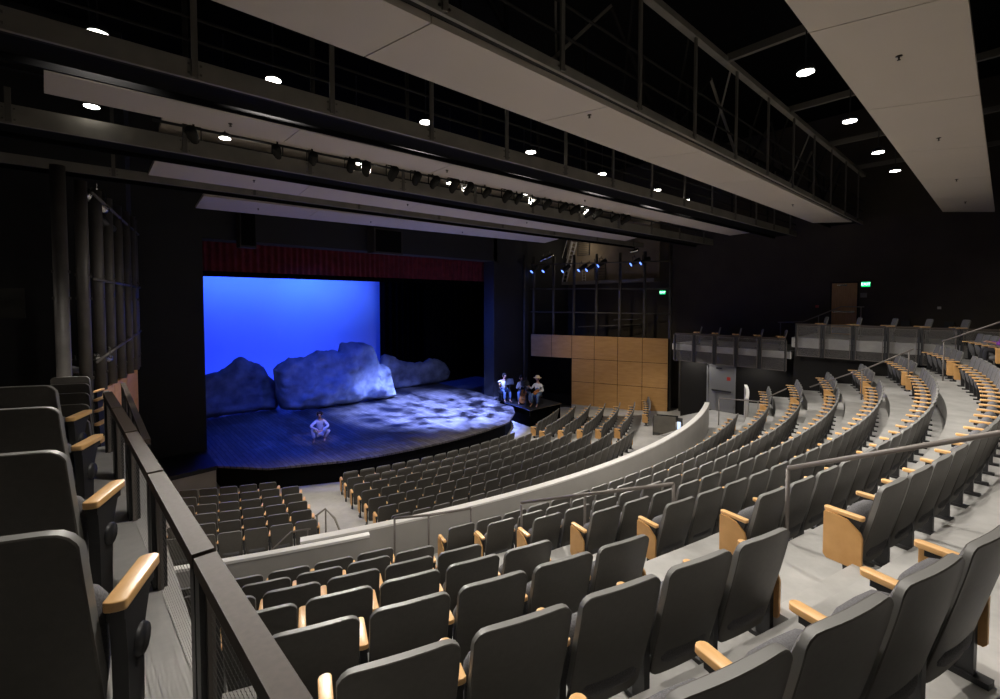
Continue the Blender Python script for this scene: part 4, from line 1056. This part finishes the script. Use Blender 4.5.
# stage floor wash and patchy texture light
o = lamp('SPOT', (4.2, -16.6, 9.4), (3.2, -11.3, .85), 120000, (.22, .31, 1), .08, 54, .8); gobo(o, 11, .40, .60, 1., (1, 1, .6))
o = lamp('SPOT', (-6, -17.5, 9.6), (-1.5, -11.5, .85), 9000, (.02, .08, 1), .1, 60, .8); gobo(o, 20, .40, .62, 1., (.5, 1, 1))
lamp('SPOT', (-1, -14, 9.0), (-1, -7.5, .85), 2200, (.02, .06, 1), .2, 75, .8)
# rock accents
o = lamp('SPOT', (6.3, -14.5, 8.9), (1.9, -6.4, 1.7), 9000, (.22, .36, 1), .15, 28, .8); gobo(o, 12, .38, .6)
lamp('SPOT', (-4, -15.5, 9.4), (-2.5, -6, 2), 1500, (.07, .17, 1), .3, 60, .9)
lamp('SPOT', (2, -15.5, 9.4), (5.5, -4, 1.5), 1500, (.25, .34, .8), .3, 40, .9)
# front light on actor, musicians
lamp('SPOT', (-2.2, -19.8, 9.6), (-3.8, -12.4, 1.4), 1600, (1, .84, .76), .1, 9, .7)
lamp('SPOT', (2, -19.5, 9.6), (7.6, -14.0, 1.7), 1100, (1, .95, .9), .1, 8, .6)
lamp('SPOT', (2, -14, 9.0), (7.1, -12.2, 1.6), 420, (.12, .28, 1), .1, 20, .6)
lamp('SPOT', (3.0, -11.8, 7.0), (9.6, -10.9, 4.0), 500, (.04, .16, 1), .2, 60, 1.)
# added upward fill lamps standing in for bounce on the ceiling panels
for x, y in ((-7, -28.8), (6, -28.8), (-5, -22), (5, -22), (-2, -17.6)):
    lamp('SPOT', (x, y, 4.6 if y < -25 else 3.4), (x*.6, y+.6, 11), 42, (1, .90, .80), .5, 150, .6, name='bounce_fill_lamp')
lamp('SPOT', (2.5, -13.5, 3), (0, -14.5, 9.9), 60, (.55, .50, 1), .5, 110, .8, name='bounce_fill_lamp')
lamp('POINT', (13.0, -12.6, 10.2), (0, 0, 0), 22, (1, .85, .65), .1)  # added lamp to brighten the tan service wall and stair
for x in (-7.2, -2.4, 2.6): lamp('SPOT', (x, -21.3, 9.5), (x*1.1+3, -29.2, 4), 1500, (1, .94, .86), .03, 84, .8)  # added lamps at the crowded catwalk, brightening seat fronts on the rear tiers
# maple wall wash
lamp('SPOT', (4.5, -17.5, 9.4), (12.2, -16, 2.2), 750, (1, .86, .62), .2, 62, .9)
lamp('SPOT', (-5.0, -17.0, 9.3), (-10.0, -14.6, 3.6), 520, (1, .78, .48), .2, 36, .9)
lamp('SPOT', (-6.5, -21.5, 8.6), (-11.0, -17.6, 6.6), 150, (1, .92, .82), .2, 46, .9)  # added fill lamp for the thick tubes
lamp('POINT', (-12.9, -19.3, 7.4), (0, 0, 0), 5, (1, .9, .8), .1)  # added dim lamp so the bars in the dark bay show

for x in (-6.5, -2.2, 2.2, 6.5): lamp('SPOT', (x, -15.75-.07*(x+6.5), 9.85), (x*1.15, -20.6, 0), 1900, (1, .92, .82), .06, 88, .8, name='downlight_and_fill_lamp')  # unseen lamps without fixtures, added to brighten the front floor seats
for p_, e_ in (((11.4, -20.9, 4.0), 45), ((11.2, -23.9, 4.0), 40), ((-11.4, -20.9, 4.0), 30), ((-11.2, -23.9, 4.0), 30)): lamp('SPOT', p_, (p_[0], p_[1], 0), e_*1.6, (1, .95, .88), .1, 150, .4, name='entrance_fill_lamp')  # unseen lamps added under the galleries to brighten door and floor
w = bpy.data.worlds.new('World'); sc.world = w; w.use_nodes = True
w.node_tree.nodes['Background'].inputs[0].default_value = (.01, .01, .012, 1); w.node_tree.nodes['Background'].inputs[1].default_value = .3

# ------------------------------------------------------------------ camera
cd = bpy.data.cameras.new('Camera'); cam = bpy.data.objects.new('Camera', cd); C.objects.link(cam); sc.camera = cam
cam.location = CAM; cam.rotation_euler = (PI/2-PIT, 0, -YAW)
cd.sensor_width = 36; cd.lens = FPX/1000*36; cd.shift_y = -(349.5-Y0)/1000; cd.clip_start = .02; cd.clip_end = 200
sc.view_settings.view_transform = 'Standard'; sc.view_settings.look = 'None'; sc.view_settings.exposure = 0
sc.cycles.use_denoising = True
sc.cycles.max_bounces = 5; sc.cycles.diffuse_bounces = 3; sc.cycles.sample_clamp_indirect = 4
